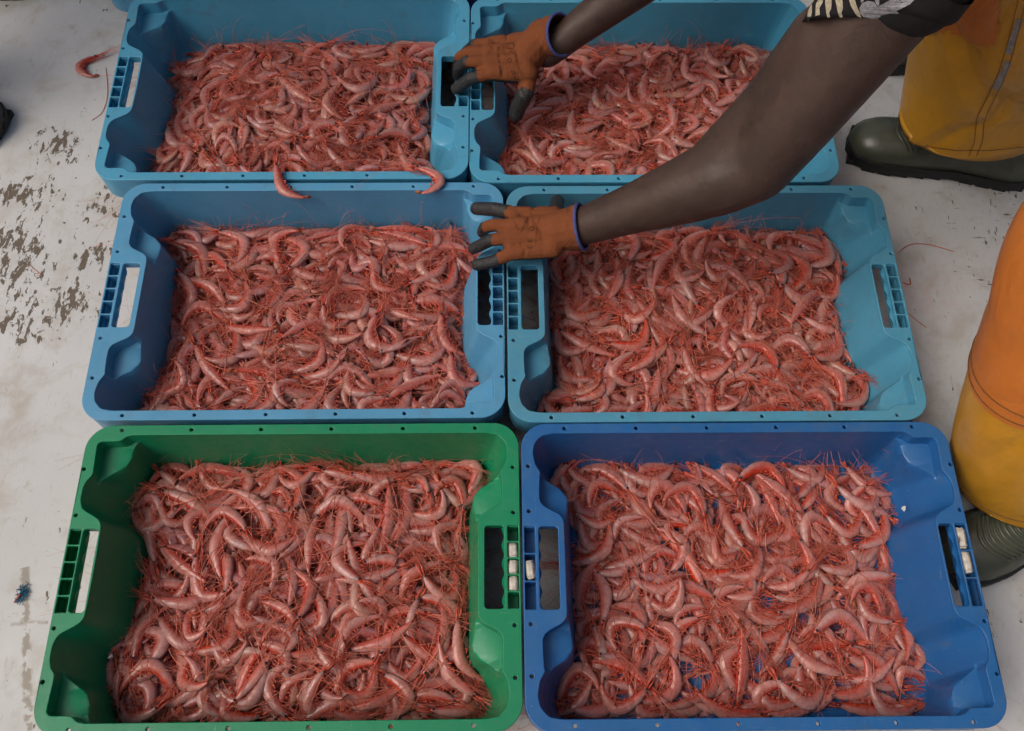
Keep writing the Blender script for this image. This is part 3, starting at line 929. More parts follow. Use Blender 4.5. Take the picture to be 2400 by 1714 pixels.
# ------------------------------------------------------------------ foam blocks in the handle cells
def foam(key, lx, ly, sx, sy, rot, label, z=-.0235, seed=0):
    bm = bmesh.new(); bmesh.ops.create_cube(bm, size=1.0)
    bmesh.ops.bevel(bm, geom=bm.edges[:], offset=.09, segments=2, affect='EDGES')
    bmesh.ops.subdivide_edges(bm, edges=bm.edges[:], cuts=2, use_grid_fill=True)
    rn = random.Random(seed)
    for v in bm.verts: v.co += Vector((rn.uniform(-1, 1), rn.uniform(-1, 1), rn.uniform(-1, 1))) * .028
    me = bpy.data.meshes.new('foam_block'); bm.to_mesh(me); bm.free()
    o = link('foam_block', me, M['foam'])
    o.matrix_world = crate_mat(key) @ Matrix.Translation((lx, ly, z + .011)) @ Matrix.Rotation(rot, 4, 'Z') @ Matrix.Diagonal((sx, sy, .021, 1))
    tag(o, label, 'foam block', 'foam blocks in crate handles')
foam('E', .2903, .0225, .0125, .0195, .03, 'white foam block in green crate handle, rearmost of the three', seed=1)
foam('E', .2903, -.0005, .0125, .0185, -.04, 'white foam block in green crate handle, middle of the three', seed=2)
foam('E', .2903, -.0225, .0125, .0195, .02, 'white foam block in green crate handle, nearest of the three', seed=3)
foam('F', .2903, .002, .0115, .024, .10, 'white foam piece in the royal blue crate handle beside the green crate', seed=4)
foam('F', -.2903, -.036, .0125, .028, -.03, 'rear white foam block in royal blue crate handle beside the boot', seed=5)
foam('F', -.2903, -.004, .0120, .028, .05, 'cracked nearer foam block in royal blue crate handle beside the boot', seed=6)

# ------------------------------------------------------------------ boots
def boot(parent, toe, heel, mat, shaft_top=.30, shaft_lean=(0, 0), side=1, rib0=.40):
    """rubber boot: upper with shaft, lugged sole, instep ribs; toe and heel are points on the deck along its middle"""
    toe, heel = Vector(toe), Vector(heel)
    ax = (toe - heel); L = ax.length; ax.normalize(); lat = Vector((-ax.y, ax.x, 0))
    def P(u, v, z): return heel + ax * (u * L) + lat * v + Vector((0, 0, z))
    us = np.linspace(0, 1, 34)
    half = np.interp(us, [0, .04, .12, .25, .42, .58, .74, .86, .94, .985, 1], [.012, .028, .036, .037, .035, .043, .050, .049, .040, .024, .010])
    shift = np.interp(us, [0, .3, .6, 1], [0, 0, .004, .010]) * side
    top = np.interp(us, [0, .05, .15, .30, .42, .55, .68, .80, .90, .97, 1], [.090, .112, .122, .122, .114, .096, .076, .067, .059, .045, .032])
    mb = MB(); rings = []
    n = 20
    for u, h, sft, tp in zip(us, half, shift, top):
        r = []
        for k in range(n):
            a = 2 * math.pi * k / n
            c, s_ = math.cos(a), math.sin(a)
            ex = .72
            y = h * math.copysign(abs(c) ** ex, c); z = math.copysign(abs(s_) ** ex, s_)
            zc = .022; z = zc + (tp - zc) * z if z > 0 else zc + .010 * z
            if s_ > 0: y *= 1 - .30 * (s_ ** 2) * (1 if u > .35 else .6)
            r.append(P(u, y + sft, z))
        rings.append(r)
    mb.loft(rings[::-1], True, True, True)
    up = mb.build('boot_upper', mat, parent)
    up.data.polygons.foreach_set('use_smooth', [True] * len(up.data.polygons))
    # shaft
    mb = MB(); rs = []
    for i in range(9):
        t_ = i / 8; z = .09 + (shaft_top - .09) * t_
        c = P(.22, 0, z) + Vector((shaft_lean[0] * t_, shaft_lean[1] * t_, 0))
        rs.append([c + ax * (.058 + .006 * t_) * math.cos(2 * math.pi * k / 18) + lat * (.042 + .012 * t_) * math.sin(2 * math.pi * k / 18) for k in range(18)])
    mb.loft(rs[::-1]); mb.build('boot_shaft', mat, parent)
    # sole with lugs
    mb = MB()
    outl = [(u, h + .0035 + sft) for u, h, sft in zip(us, half, shift)] + [(u, -h - .0035 + sft) for u, h, sft in zip(us[::-1], half[::-1], shift[::-1])]
    def row(z, g): return [P(u, v * g, z) for u, v in outl]
    mb.loft([row(.0265, .94)[::-1], row(.026, 1.0)[::-1], row(.018, 1.015)[::-1], row(.0055, 1.0)[::-1]][::-1], True, True, True)
    for i in range(11):
        u0 = .02 + i * .089
        if .30 < u0 < .46: continue
        h = float(np.interp(u0 + .03, us, half)); sf = float(np.interp(u0 + .03, us, shift))
        for sg in (-1, 1):
            a, b = sorted((sg * .006, sg * (h + .001)))
            u1 = u0 + .072
            mb.add([P(u0, a + sf, 0), P(u1, a + sf, 0), P(u1, b + sf, 0), P(u0, b + sf, 0), P(u0, a + sf, .012), P(u1, a + sf, .012), P(u1, b + sf, .012), P(u0, b + sf, .012)],
                   [(0, 3, 2, 1), (4, 5, 6, 7), (0, 1, 5, 4), (1, 2, 6, 5), (2, 3, 7, 6), (3, 0, 4, 7)])
    mb.build('boot_sole', M['sole'], parent, False)
    # ribs across the instep
    bv = bvh_of([up])
    for i in range(17):
        u0 = rib0 + i * .024
        h = float(np.interp(u0, us, half)) * .72; sf = float(np.interp(u0, us, shift)); pts = []
        for k in range(13):
            v = -h + 2 * h * k / 12
            hit = bv.ray_cast(P(u0 + .10 * (abs(v) / .04) ** 2 * -1, v + sf, .4), Vector((0, 0, -1)))
            if hit[0] is not None: pts.append(hit[0] + Vector((0, 0, .0004)))
        if len(pts) > 4:
            m2 = MB(); m2.tube(pts, .0026, 6); m2.build('boot_rib', mat, parent)
    return up

# ------------------------------------------------------------------ the worker
WR_N = atd(1362, 532, 1.375)          # near wrist, elbow, shoulder
EL_N = atd(1772, 388, 1.235)
SH_N = atd(2135, -62, 1.03)
WR_F = atd(1322, 92, 1.545)
SH_F = SH_N + Vector((.03, .36, .03))
EL_F = atd(1690, -190, 1.44)
NECK = (SH_N + SH_F) / 2 + Vector((-.02, 0, .05))
PEL = Vector((1.00, .82, .80))
HIPN, HIPF = PEL + Vector((-.01, -.10, -.04)), PEL + Vector((-.01, .10, -.04))
KN_N, AN_N = Vector((.675, .600, .49)), Vector((.775, .455, .10))
KN_F, AN_F = Vector((.680, 1.050, .49)), Vector((.790, 1.085, .10))
HEADC = NECK + Vector((-.13, 0, .08))
def lerp(a, b, t): return a + (b - a) * t
caps = []
def limb(pts, rr_):
    for i in range(len(pts) - 1): caps.append((pts[i], rr_[i], pts[i + 1], rr_[i + 1]))
side_n = (EL_N - WR_N).cross(SH_N - EL_N).normalized()
fa, ua = EL_N - WR_N, SH_N - EL_N
limb([WR_N - fa * .12, WR_N + fa * .05, WR_N + fa * .30, WR_N + fa * .60, WR_N + fa * .82, EL_N], [.028, .030, .036, .047, .0515, .049])
limb([EL_N, EL_N + ua * .25, EL_N + ua * .55, EL_N + ua * .8, SH_N], [.049, .053, .056, .058, .060])
# point of the elbow and the muscle on top of the forearm
tip = EL_N + (EL_N - (WR_N + SH_N) / 2).normalized() * .020
caps.append((tip, .030, EL_N + fa * -.15, .036))
caps.append((WR_N + fa * .60, .034, EL_N + ua * .22, .040))
topd = (RM @ Vector((-.35, .9, .3))).normalized()
caps.append((WR_N + fa * .58 + topd * .016, .030, EL_N + ua * .12 + topd * .020, .032))
caps.append((WR_N + fa * .45 - topd * .012, .030, WR_N + fa * .86 - topd * .012, .038))
caps.append((WR_N + fa * .02 + topd * .012, .013, WR_N + fa * .10 + topd * .006, .014))
caps.append((EL_N + ua * .22 + topd * .010, .040, EL_N + ua * .62 + topd * .012, .048))
caps.append((atd(1692, 372, 1.275), .042, atd(1815, 255, 1.205), .046)); caps.append((atd(1815, 255, 1.205), .046, atd(1945, 100, 1.115), .052))
fb, ub_ = EL_F - WR_F, SH_F - EL_F
limb([WR_F - fb * .12, WR_F + fb * .06, WR_F + fb * .3, WR_F + fb * .65, EL_F], [.027, .0285, .034, .043, .043])
limb([EL_F, EL_F + ub_ * .5, SH_F], [.043, .054, .062])
CH = (SH_N + SH_F) / 2 + Vector((.12, .02, .07))
BELLY = lerp(CH, PEL, .55)
for dy in (-.085, 0, .085):
    o_ = Vector((0, dy, 0)); limb([CH + o_, BELLY + o_ * .9, PEL + o_], [.105, .10, .11])
caps.append((SH_N, .062, SH_F, .062))
limb([CH + Vector((-.04, 0, .03)), NECK, HEADC + Vector((.03, 0, -.02))], [.075, .055, .056])
caps.append((HEADC + Vector((0, 0, -.05)), .070, HEADC + Vector((-.02, 0, .035)), .088))
caps.append((HEADC + Vector((-.055, 0, -.085)), .040, HEADC + Vector((-.03, 0, -.02)), .06))
caps.append((HEADC + Vector((-.105, 0, -.025)), .010, HEADC + Vector((-.085, 0, .015)), .010))
for s_ in (-1, 1): caps.append((HEADC + Vector((.01, s_ * .086, -.02)), .014, HEADC + Vector((.012, s_ * .09, .01)), .012))
limb([HIPN, lerp(HIPN, KN_N, .5), KN_N, lerp(KN_N, AN_N, .35), AN_N], [.085, .075, .056, .055, .036])
limb([HIPF, lerp(HIPF, KN_F, .5), KN_F, lerp(KN_F, AN_F, .35), AN_F], [.085, .075, .056, .055, .036])
body_me = capsules_mesh('person', caps, .0065, 10)
worker = link('person', body_me, M['skin'])
tag(worker, 'worker in orange and yellow oilskins and black T-shirt bending to grip the crates', 'person')

# hair and eyes, out of the picture above
bm = bmesh.new(); bmesh.ops.create_uvsphere(bm, u_segments=24, v_segments=14, radius=.094, matrix=Matrix.Translation(HEADC + Vector((.0, 0, .038))))
bmesh.ops.delete(bm, geom=[v for v in bm.verts if v.co.z < HEADC.z + .02 + (HEADC.x + .03 - v.co.x) * .6], context='VERTS')
me = bpy.data.meshes.new('hair'); bm.to_mesh(me); bm.free(); link('hair', me, simple('black_hair', (.01, .009, .008), .9, .2, 200, .8, 500, .2, .004), worker)

# ---- gloves
def glove(name, wrist, carp, knuck, fingers, thumb, flare, coat_from, label):
    cp = []
    for c, k in zip(carp, knuck): cp.append((c, .0185, k, .0125))
    for a, b in zip(knuck, knuck[1:]): cp.append((lerp(a, b, 0) + (a - carp[0]) * 0, .0112, b, .0112))
    for a, b in zip(carp, carp[1:]): cp.append((a, .0180, b, .0180))
    wv = (wrist[1] - wrist[0])
    cp.append((sum(carp, Vector()) / 4, .028, wrist[0], .0315)); cp.append((wrist[0], .0315, wrist[1], flare))
    chains = []
    for (pts, r) in fingers + [thumb]:
        for i in range(len(pts) - 1):
            n_ = len(pts) - 1
            cp.append((pts[i], r * (1.06 - .12 * i / n_), pts[i + 1], r * (1.06 - .12 * (i + 1) / n_)))
        chains.append(pts)
    me = capsules_mesh(name, cp, .0020, 4)
    dcut = (wrist[1] - wrist[0]).normalized()
    bm = bmesh.new(); bm.from_mesh(me)
    bmesh.ops.bisect_plane(bm, geom=bm.verts[:] + bm.edges[:] + bm.faces[:], plane_co=wrist[1], plane_no=dcut, clear_outer=True)
    bm.to_mesh(me); bm.free(); me.update()
    n = len(me.vertices); co = np.empty(n * 3); me.vertices.foreach_get('co', co); co = co.reshape(-1, 3)
    no = np.empty(n * 3); me.vertices.foreach_get('normal', no); no = no.reshape(-1, 3)
    coat = np.zeros(n)
    best = np.full(n, 1e9)
    for ci, pts in enumerate(chains):
        tot = sum((b - a).length for a, b in zip(pts, pts[1:])); acc = 0
        for a, b in zip(pts, pts[1:]):
            d = np.array(b - a); l2 = d @ d; t_ = np.clip(((co - np.array(a)) @ d) / l2, 0, 1)
            dist = np.linalg.norm(co - (np.array(a) + t_[:, None] * d), axis=1)
            prm = (acc + t_ * math.sqrt(l2)) / tot; acc += math.sqrt(l2)
            val = np.clip((prm - coat_from[ci]) / .25 + .5, 0, 1)
            up = dist < best
            coat[up] = val[up]; best[up] = dist[up]
    carp_c = np.array(sum(carp, Vector()) / 4); kn_c = np.array(sum(knuck, Vector()) / 4)
    axis = kn_c - carp_c; axis /= np.linalg.norm(axis)
    pos = (co - carp_c) @ axis
    palm = np.clip((-.05 - no[:, 2]) / .35 + .5, 0, 1) * np.clip((pos + .03) / .02, 0, 1)
    isf = best < .016
    coat = np.where(isf, coat, 0); coat = np.maximum(coat, palm)
    # creases across the back of the hand where the knit bunches
    latv = np.cross(axis, (0, 0, 1.0)); latv /= np.linalg.norm(latv); lt_ = (co - carp_c) @ latv
    dsp = np.zeros(n)
    for p0, dp, wd, sl in ((.022, .0026, .0030, .25), (.034, .0020, .0026, -.12), (-.030, .0016, .0028, .1), (-.046, .0014, .0026, -.05), (.050, .0013, .0022, .3)):
        dsp -= dp * np.exp(-((pos - p0 - sl * lt_ - .003 * np.sin(lt_ * 90)) / wd) ** 2) * (.55 + .45 * np.sin(lt_ * 120 + p0 * 400))
    dsp += .0007 * np.sin(pos * 420 + 3 * np.sin(lt_ * 110)) * (pos < -.02)
    co2 = co + no * (dsp * np.clip(no[:, 2] * 2, 0, 1))[:, None]
    me.vertices.foreach_set('co', co2.ravel()); me.update()
    at_ = me.attributes.new('coat', 'FLOAT', 'POINT'); at_.data.foreach_set('value', coat.astype(np.float32))
    g = link(name, me, M['knit'], worker)
    g['label'] = label
    # bound edge of the cuff
    mb = MB(); d = (wrist[1] - wrist[0]).normalized(); a = d.orthogonal().normalized(); b = d.cross(a)
    R_ = flare - .0012
    c0 = wrist[1] + d * .0005
    ring = [c0 + a * R_ * math.cos(2 * math.pi * k / 40) + b * R_ * math.sin(2 * math.pi * k / 40) for k in range(41)]
    mb.tube(ring, .0026, 8, False); mb.build('cuff_binding', M['trim'], g)
    return g

def px3(lst): return [at(*q) for q in lst]
gn = glove('glove', (at(1330, 537, .198), at(1362, 532, .206)),
           px3([(1298, 512, .186), (1296, 531, .194), (1294, 553, .194), (1294, 578, .186)]),
           px3([(1214, 503, .180), (1204, 529, .189), (1198, 556, .188), (1200, 592, .176)]),
           [(px3([(1214, 503, .180), (1160, 491, .170), (1117, 489, .154)]), .0112),
            (px3([(1204, 529, .189), (1158, 528, .182), (1136, 534, .166), (1131, 545, .150)]), .0098),
            (px3([(1198, 557, .188), (1150, 563, .178), (1110, 583, .152)]), .0098),
            (px3([(1200, 594, .176), (1155, 614, .162), (1118, 621, .151)]), .0098)],
           (px3([(1296, 520, .180), (1304, 492, .160), (1306, 473, .140)]), .0125), .0345,
           [.22, .72, .42, .36, .2], 'orange knit glove with grey-black latex fingertips, fingers spread')
gf = glove('glove', (at(1275, 88, .192), at(1313, 82, .212)),
           px3([(1232, 100, .180), (1230, 122, .187), (1230, 145, .186), (1236, 172, .176)]),
           px3([(1150, 103, .176), (1143, 124, .186), (1143, 146, .187), (1150, 172, .180)]),
           [(px3([(1150, 103, .176), (1112, 105, .168), (1092, 122, .146)]), .0098),
            (px3([(1143, 124, .186), (1100, 122, .182), (1078, 134, .164), (1073, 150, .140)]), .0098),
            (px3([(1143, 146, .187), (1095, 145, .184), (1074, 160, .164), (1074, 178, .142)]), .0104),
            (px3([(1150, 172, .180), (1100, 186, .172), (1070, 208, .148)]), .0108)],
           (px3([(1238, 180, .170), (1232, 218, .158), (1214, 252, .128), (1210, 268, .116)]), .0140), .0345,
           [.50, .74, .38, .32, .34], 'orange knit glove with black fingertips curled over the far crate handle')

# printing on the backs of the gloves
def print_on(g, items, name):
    bv = bvh_of([g]); mb = MB()
    for poly in items:
        pts = []
        for (x, y) in poly:
            h, nrm = hit_px(bv, x, y)
            if h is None: pts = None; break
            pts.append(h + nrm * .0007)
        if pts is None or len(pts) < 3: continue
        tri = tessellate_polygon([[Vector((x, y, 0)) for (x, y) in poly]])
        mb.add(pts, [tuple(t_) for t_ in tri])
    if mb.v: return mb.build(name, M['ink'], g, False)

def stroke(pts, w):
    out = []
    for a, b in zip(pts, pts[1:]):
        d = Vector((b[0] - a[0], b[1] - a[1])); L_ = max(d.length, 1e-6); nrm = Vector((-d.y, d.x)) / L_ * w / 2; e = d / L_ * w * .3
        n_ = max(1, int(L_ / 4))
        for i in range(n_):
            p = Vector(a) - e + (d + e * 2) * (i / n_); q = Vector(a) - e + (d + e * 2) * ((i + 1) / n_)
            out.append([tuple(p + nrm), tuple(q + nrm), tuple(q - nrm), tuple(p - nrm)])
    return out
def letter_arc(cx, cy, r, a0, a1, w, n=9): return stroke([(cx + r * math.cos(rad(a0 + (a1 - a0) * i / n)), cy + r * math.sin(rad(a0 + (a1 - a0) * i / n))) for i in range(n + 1)], w)
def dashes(pts, w, seed):
    rn = random.Random(seed); out = []
    for a, b in zip(pts, pts[1:]):
        d = Vector((b[0] - a[0], b[1] - a[1])); n_ = int(d.length / 4.2); nrm = Vector((-d.y, d.x)).normalized()
        for i in range(n_):
            if rn.random() < .12: continue
            p = Vector(a) + d * ((i + .15) / n_); q = Vector(a) + d * ((i + .75) / n_); hh = w * rn.uniform(.55, 1) / 2
            out.append([tuple(p + nrm * hh), tuple(q + nrm * hh), tuple(q - nrm * hh), tuple(p - nrm * hh)])
    return out
# near glove: C E standing sideways up the back of the hand, a line of tiny print, the worn word line
it = letter_arc(1242, 577, 5.0, -10, 190, 2.0) + letter_arc(1243, 562.5, 4.6, -10, 190, 2.0) + stroke([(1243, 562), (1243, 567)], 2.0)
it += letter_arc(1246, 537, 4.6, 0, 360, 1.6) + dashes([(1266, 510), (1258, 530), (1256, 556), (1256, 575)], 3.0, 1) + dashes([(1246, 500), (1232, 520), (1224, 540), (1219, 556)], 6.5, 2) + dashes([(1219, 567), (1219, 585)], 4, 3)
print_on(gn, it, 'glove_print')
it = letter_arc(1211, 181.5, 5.0, 20, 215, 2.0) + letter_arc(1203, 168, 4.6, 20, 215, 2.0) + stroke([(1203, 167), (1207, 171)], 2.0)
it += letter_arc(1194, 142, 4.6, 0, 360, 1.6) + dashes([(1205, 104), (1209, 135), (1217, 162), (1225, 178)], 3.0, 4) + dashes([(1168, 110), (1168, 140), (1174, 176)], 5.5, 5) + stroke([(1186, 103), (1204, 103), (1204, 114), (1186, 114), (1186, 103)], 1.4)
print_on(gf, it, 'glove_print')

# ---- T-shirt: sleeve, body
def ring_at(c, d, r1, r2, n, ref=Vector((0, 0, 1)), wob=0.0, ph=0.0):
    d = d.normalized(); a = d.cross(ref).normalized(); b = a.cross(d)
    return [c + a * r1 * (1 + wob * math.sin(3 * 2 * math.pi * k / n + ph)) * math.cos(2 * math.pi * k / n) + b * r2 * (1 + wob * math.sin(2 * 2 * math.pi * k / n + ph)) * math.sin(2 * math.pi * k / n) for k in range(n)]
def sleeve(EL, SH, hem, hem_dir, name):
    u = SH - EL; mb = MB(); rs = []
    end = SH + u.normalized() * .015
    for i in range(16):
        t_ = i / 15
        r = .0665 + .004 * math.sin(t_ * math.pi) + .006 * t_
        d = lerp(hem_dir.normalized(), u.normalized(), min(1, t_ * 1.3))
        rs.append(ring_at(lerp(hem, end, t_), d, r * 1.02, r, 36, wob=.02, ph=i * .4))
    inner = ring_at(hem + u.normalized() * .002, hem_dir, .0635, .0625, 36)
    mb.loft([inner] + rs)
    return mb.build(name, M['shirt'], worker)
SL = sleeve(EL_N, SH_N, atd(2018, 66, 1.085), RM @ Vector((.12, 1, .22)), 'shirt_sleeve')
sleeve(EL_F, SH_F, EL_F + (SH_F - EL_F) * .7, SH_F - EL_F, 'shirt_sleeve')
shc = [(SH_N, .0725, SH_F, .0725)]
for dy in (-.085, 0, .085):
    o_ = Vector((0, dy, 0)); shc += [(CH + o_, .118, BELLY + o_ * .9, .112), (BELLY + o_ * .9, .112, lerp(BELLY, PEL, .75) + o_, .116)]
link('shirt_body', capsules_mesh('shirt_body', shc, .011, 6), M['shirt'], worker)
bpy.context.view_layer.update()
bvS = bvh_of([SL])
def decal(polys, mat, name, parent, bv, lift=.0011):
    mb = MB()
    for poly in polys:
        dp = []
        for a, b in zip(poly, poly[1:] + poly[:1]):
            n_ = max(1, int(math.dist(a, b) / 7)); dp += [(a[0] + (b[0] - a[0]) * i / n_, a[1] + (b[1] - a[1]) * i / n_) for i in range(n_)]
        pts = []; keep = []
        for q in dp:
            h, nrm = hit_px(bv, *q)
            if h is None: continue
            pts.append(h + nrm * lift); keep.append(Vector((q[0], q[1], 0)))
        if len(pts) < 3: continue
        mb.add(pts, [tuple(t_) for t_ in tessellate_polygon([keep])])
    if mb.v: return mb.build(name, mat, parent, False)
def zz(pts): return [(1840 + x / 6.317, y / 6.317) for x, y in pts]
ribs = [[(285, -90), (330, -90), (335, 20), (310, 150), (275, 260), (245, 350), (215, 345), (250, 200), (275, 60)],
        [(370, -90), (440, -90), (440, 20), (410, 60), (410, 180), (385, 300), (345, 408), (312, 400), (335, 290), (350, 180), (345, 60)],
        [(490, -90), (585, -90), (570, 40), (520, 120), (525, 220), (490, 420), (445, 418), (460, 300), (462, 180), (470, 60), (500, 10)],
        [(610, -90), (690, -90), (700, 20), (690, 130), (660, 190), (690, 305), (650, 310), (620, 200), (605, 40)],
        [(740, -90), (840, -90), (860, 30), (865, 120), (840, 190), (885, 300), (845, 310), (790, 190), (765, 60)],
        [(930, -90), (1020, -90), (1060, 60), (1100, 160), (1135, 260), (1110, 268), (1040, 190), (980, 80)]]
for r_ in ribs: decal([zz(r_)], M['print_bone'], 'printed_rib', SL, bvS)
hands = [[(585, 320), (640, 315), (700, 280), (770, 290), (815, 330), (900, 300), (985, 320), (1100, 290), (1220, 270), (1480, 285), (1400, 370), (1280, 470), (1190, 545), (1040, 548), (880, 530), (800, 480), (700, 465), (645, 410)],
         [(1105, 110), (1150, 40), (1230, 10), (1320, 20), (1370, 90), (1500, 30), (1700, -90), (1990, -90), (1850, 60), (1650, 155), (1690, 185), (1600, 235), (1480, 275), (1270, 268), (1160, 240), (1115, 190)],
         [(1105, -90), (1180, -90), (1170, 10), (1135, 40)], [(1320, -90), (1400, -90), (1400, 60), (1370, 80), (1340, 20)]]
for h_ in hands: decal([zz(h_)], M['print_grey'], 'printed_bone', SL, bvS)

# ---- oilskin trousers: two legs and a seat
def spline(pts, t_):
    n = len(pts) - 1; x = min(max(t_ * n, 0), n - 1e-6); i = int(x); f = x - i
    p0, p1, p2, p3 = pts[max(i - 1, 0)], pts[i], pts[i + 1], pts[min(i + 2, n)]
    return .5 * ((2 * p1) + (p2 - p0) * f + (2 * p0 - 5 * p1 + 4 * p2 - p3) * f * f + (3 * p1 - p0 - 3 * p2 + p3) * f ** 3)
def trouser_leg(name, pts, radii, seed, fold=.015):
    rn = random.Random(seed); NR, n = 120, 128
    ph = [rn.uniform(0, 6.28) for _ in range(8)]
    rings = []
    P_ = [Vector(p) for p in pts]
    for i in range(NR):
        t_ = i / (NR - 1)
        c = spline(P_, t_); d = (spline(P_, min(t_ + .02, 1)) - spline(P_, max(t_ - .02, 0))).normalized()
        if i == 0: d = Vector((0, 0, 1)) * .7 + d * .3
        d.normalize()
        a = d.cross(Vector((0, 1, 0))).normalized() * -1; b = d.cross(a)
        rx = float(np.interp(t_, np.linspace(0, 1, len(radii)), [r[0] for r in radii])); ry = float(np.interp(t_, np.linspace(0, 1, len(radii)), [r[1] for r in radii]))
        rg_ = []
        for k in range(n):
            th_ = 2 * math.pi * k / n
            amp = fold * min(1, .30 + t_ * 1.6)
            w_ = amp * (.55 * math.sin(2 * th_ + ph[0] + 5 * t_) + .45 * math.sin(3 * th_ + ph[1] - 7 * t_) + .35 * math.sin(9 * t_ + ph[2] + 1.5 * math.sin(th_ + ph[3])) + .25 * math.sin(5 * th_ + ph[4] + 12 * t_) * t_)
            w_ -= amp * 1.3 * max(0, 1 - abs(math.sin(th_ * .5 + ph[5] + 2.6 * t_)) * 5) + amp * .9 * max(0, 1 - abs(math.sin(th_ * 1.0 + ph[6] - 4.2 * t_)) * 4)
            rg_.append(c + a * (rx + w_) * math.cos(th_) + b * (ry + w_) * math.sin(th_))
        rings.append(rg_)
    inner = [[lerp(p, sum(r, Vector()) / n, .04) for p in r] for r in rings[:12]]
    mb = MB(); mb.loft(inner[::-1] + rings)
    o = mb.build(name, M['yellow'], worker)
    return o, rings
LN, RN_ = trouser_leg('trouser_leg', [(.750, .470, .082), (.712, .492, .20), (.684, .547, .36), (.684, .610, .50), (.84, .70, .66), (.99, .77, .79)],
                      [(.104, .100), (.104, .100), (.106, .100), (.107, .10), (.115, .115), (.14, .13)], 5, .006)
LF, RF_ = trouser_leg('trouser_leg', [(.770, 1.085, .120), (.738, 1.098, .22), (.690, 1.075, .36), (.672, 1.050, .50), (.82, .95, .66), (.98, .87, .79)],
                      [(.118, .105), (.114, .104), (.108, .102), (.106, .102), (.118, .115), (.14, .13)], 9)
seatc = []
for dy in (-.09, 0, .09): seatc.append((PEL + Vector((.01, dy, 0)), .145, lerp(PEL, BELLY, .5) + Vector((0, dy, 0)), .135))
link('trouser_seat', capsules_mesh('trouser_seat', seatc, .012, 6), M['yellow'], worker)
bpy.context.view_layer.update()
def patch_from(rings, test, name, parent, mat, lift):
    """reinforcement panel: the part of the leg surface where test(i, k, point) holds, lifted off it"""
    mb = MB(); idx = {}; n = len(rings[0])
    def vid(i, k):
        if (i, k) not in idx:
            c = sum(rings[i], Vector()) / n; p = rings[i][k]; idx[(i, k)] = len(mb.v); mb.v.append(tuple(p + (p - c).normalized() * lift))
        return idx[(i, k)]
    for i in range(len(rings) - 1):
        for k in range(n):
            if test(i / (len(rings) - 1), k / n): mb.f.append((vid(i, k), vid(i, (k + 1) % n), vid(i + 1, (k + 1) % n), vid(i + 1, k)))
    return mb.build(name, mat, parent)
patch_from(RN_, lambda t_, a: t_ > .30, 'knee_patch', LN, M['orange'], .0018)
def in_poly(q, poly):
    r_ = False
    for (x1, y1), (x2, y2) in zip(poly, poly[1:] + poly[:1]):
        if (y1 > q[1]) != (y2 > q[1]) and q[0] < (x2 - x1) * (q[1] - y1) / (y2 - y1) + x1: r_ = not r_
    return r_
KP = [(1900, -900), (2345, -900), (2338, 30), (2328, 95), (2312, 112), (2292, 106), (2255, 84), (2215, 72), (2160, 78), (1900, 110)]
def on_knee(t_, a):
    p = RF_[min(int(t_ * 119 + .5), 119)][int(a * 128 + .5) % 128]; q = RM.transposed() @ (p - CAM)
    return t_ > .2 and in_poly((1200 + FPX * q.x / -q.z, 857 - FPX * q.y / -q.z), KP)
patch_from(RF_, on_knee, 'knee_patch', LF, M['orange'], .0040)
def ribbon(bv, pts, w, name, parent, mat, lift):
    mb = MB(); L_, R_ = [], []
    dense_ = []
    for a, b in zip(pts, pts[1:]):
        n_ = max(1, int(math.dist(a, b) / 6)); dense_ += [(a[0] + (b[0] - a[0]) * i / n_, a[1] + (b[1] - a[1]) * i / n_) for i in range(n_)]
    dense_.append(pts[-1])
    for i, q in enumerate(dense_):
        a, b = dense_[max(i - 1, 0)], dense_[min(i + 1, len(dense_) - 1)]
        d = Vector((b[0] - a[0], b[1] - a[1])).normalized(); nrm = Vector((-d.y, d.x)) * w / 2
        h1, n1 = hit_px(bv, q[0] + nrm.x, q[1] + nrm.y); h2, n2 = hit_px(bv, q[0] - nrm.x, q[1] - nrm.y)
        if h1 is None or h2 is None: continue
        L_.append(h1 + n1 * lift); R_.append(h2 + n2 * lift)
    if len(L_) > 1:
        mb.loft([L_, R_], closed=False); return mb.build(name, mat, parent)
def ring_stitch(rings, i, name, parent, lift, r=.0008):
    c = sum(rings[i], Vector()) / len(rings[i]); pts = [p + (p - c).normalized() * lift for p in rings[i]]
    mb = MB(); mb.tube(pts + [pts[0]], r, 5, False); mb.build(name, M['stitch'], parent)
ring_stitch(RN_, 37, 'patch_stitching', LN, .0026); ring_stitch(RN_, 39, 'patch_stitching', LN, .0026); ring_stitch(RN_, 6, 'hem_stitching', LN, .0006)
bvL = bvh_of([LF])
SEAM = [(2279, 364), (2293, 330), (2299, 275), (2312, 245), (2340, 195), (2365, 120), (2398, -10)]
ribbon(bvL, SEAM, 15, 'leg_seam', LF, M['yellow'], .0012)
ribbon(bvL, [(2095, 322), (2160, 341), (2240, 351), (2320, 351), (2400, 343)], 1.8, 'hem_stitching', LF, M['stitch'], .002)
ribbon(bvL, [(2335, 206), (2364, 142)], 15, 'reflective_tape', LF, M['stripe'], .0024)
ribbon(bvL, [(2362, 124), (2390, 42)], 15, 'reflective_tape', LF, M['stripe'], .0024)
for off in (-9, 9): ribbon(bvL, [(x + off, y) for x, y in SEAM], 1.6, 'seam_stitching', LF, M['stitch'], .0026)

# ---- boots of the worker
boot(worker, (.597, 1.118, 0), (.910, 1.042, 0), M['boot'], .28, (-.07, .02), 1)
boot(worker, (.634, .330, 0), (.905, .462, 0), M['boot'], .28, (-.06, .05), -1, .46)

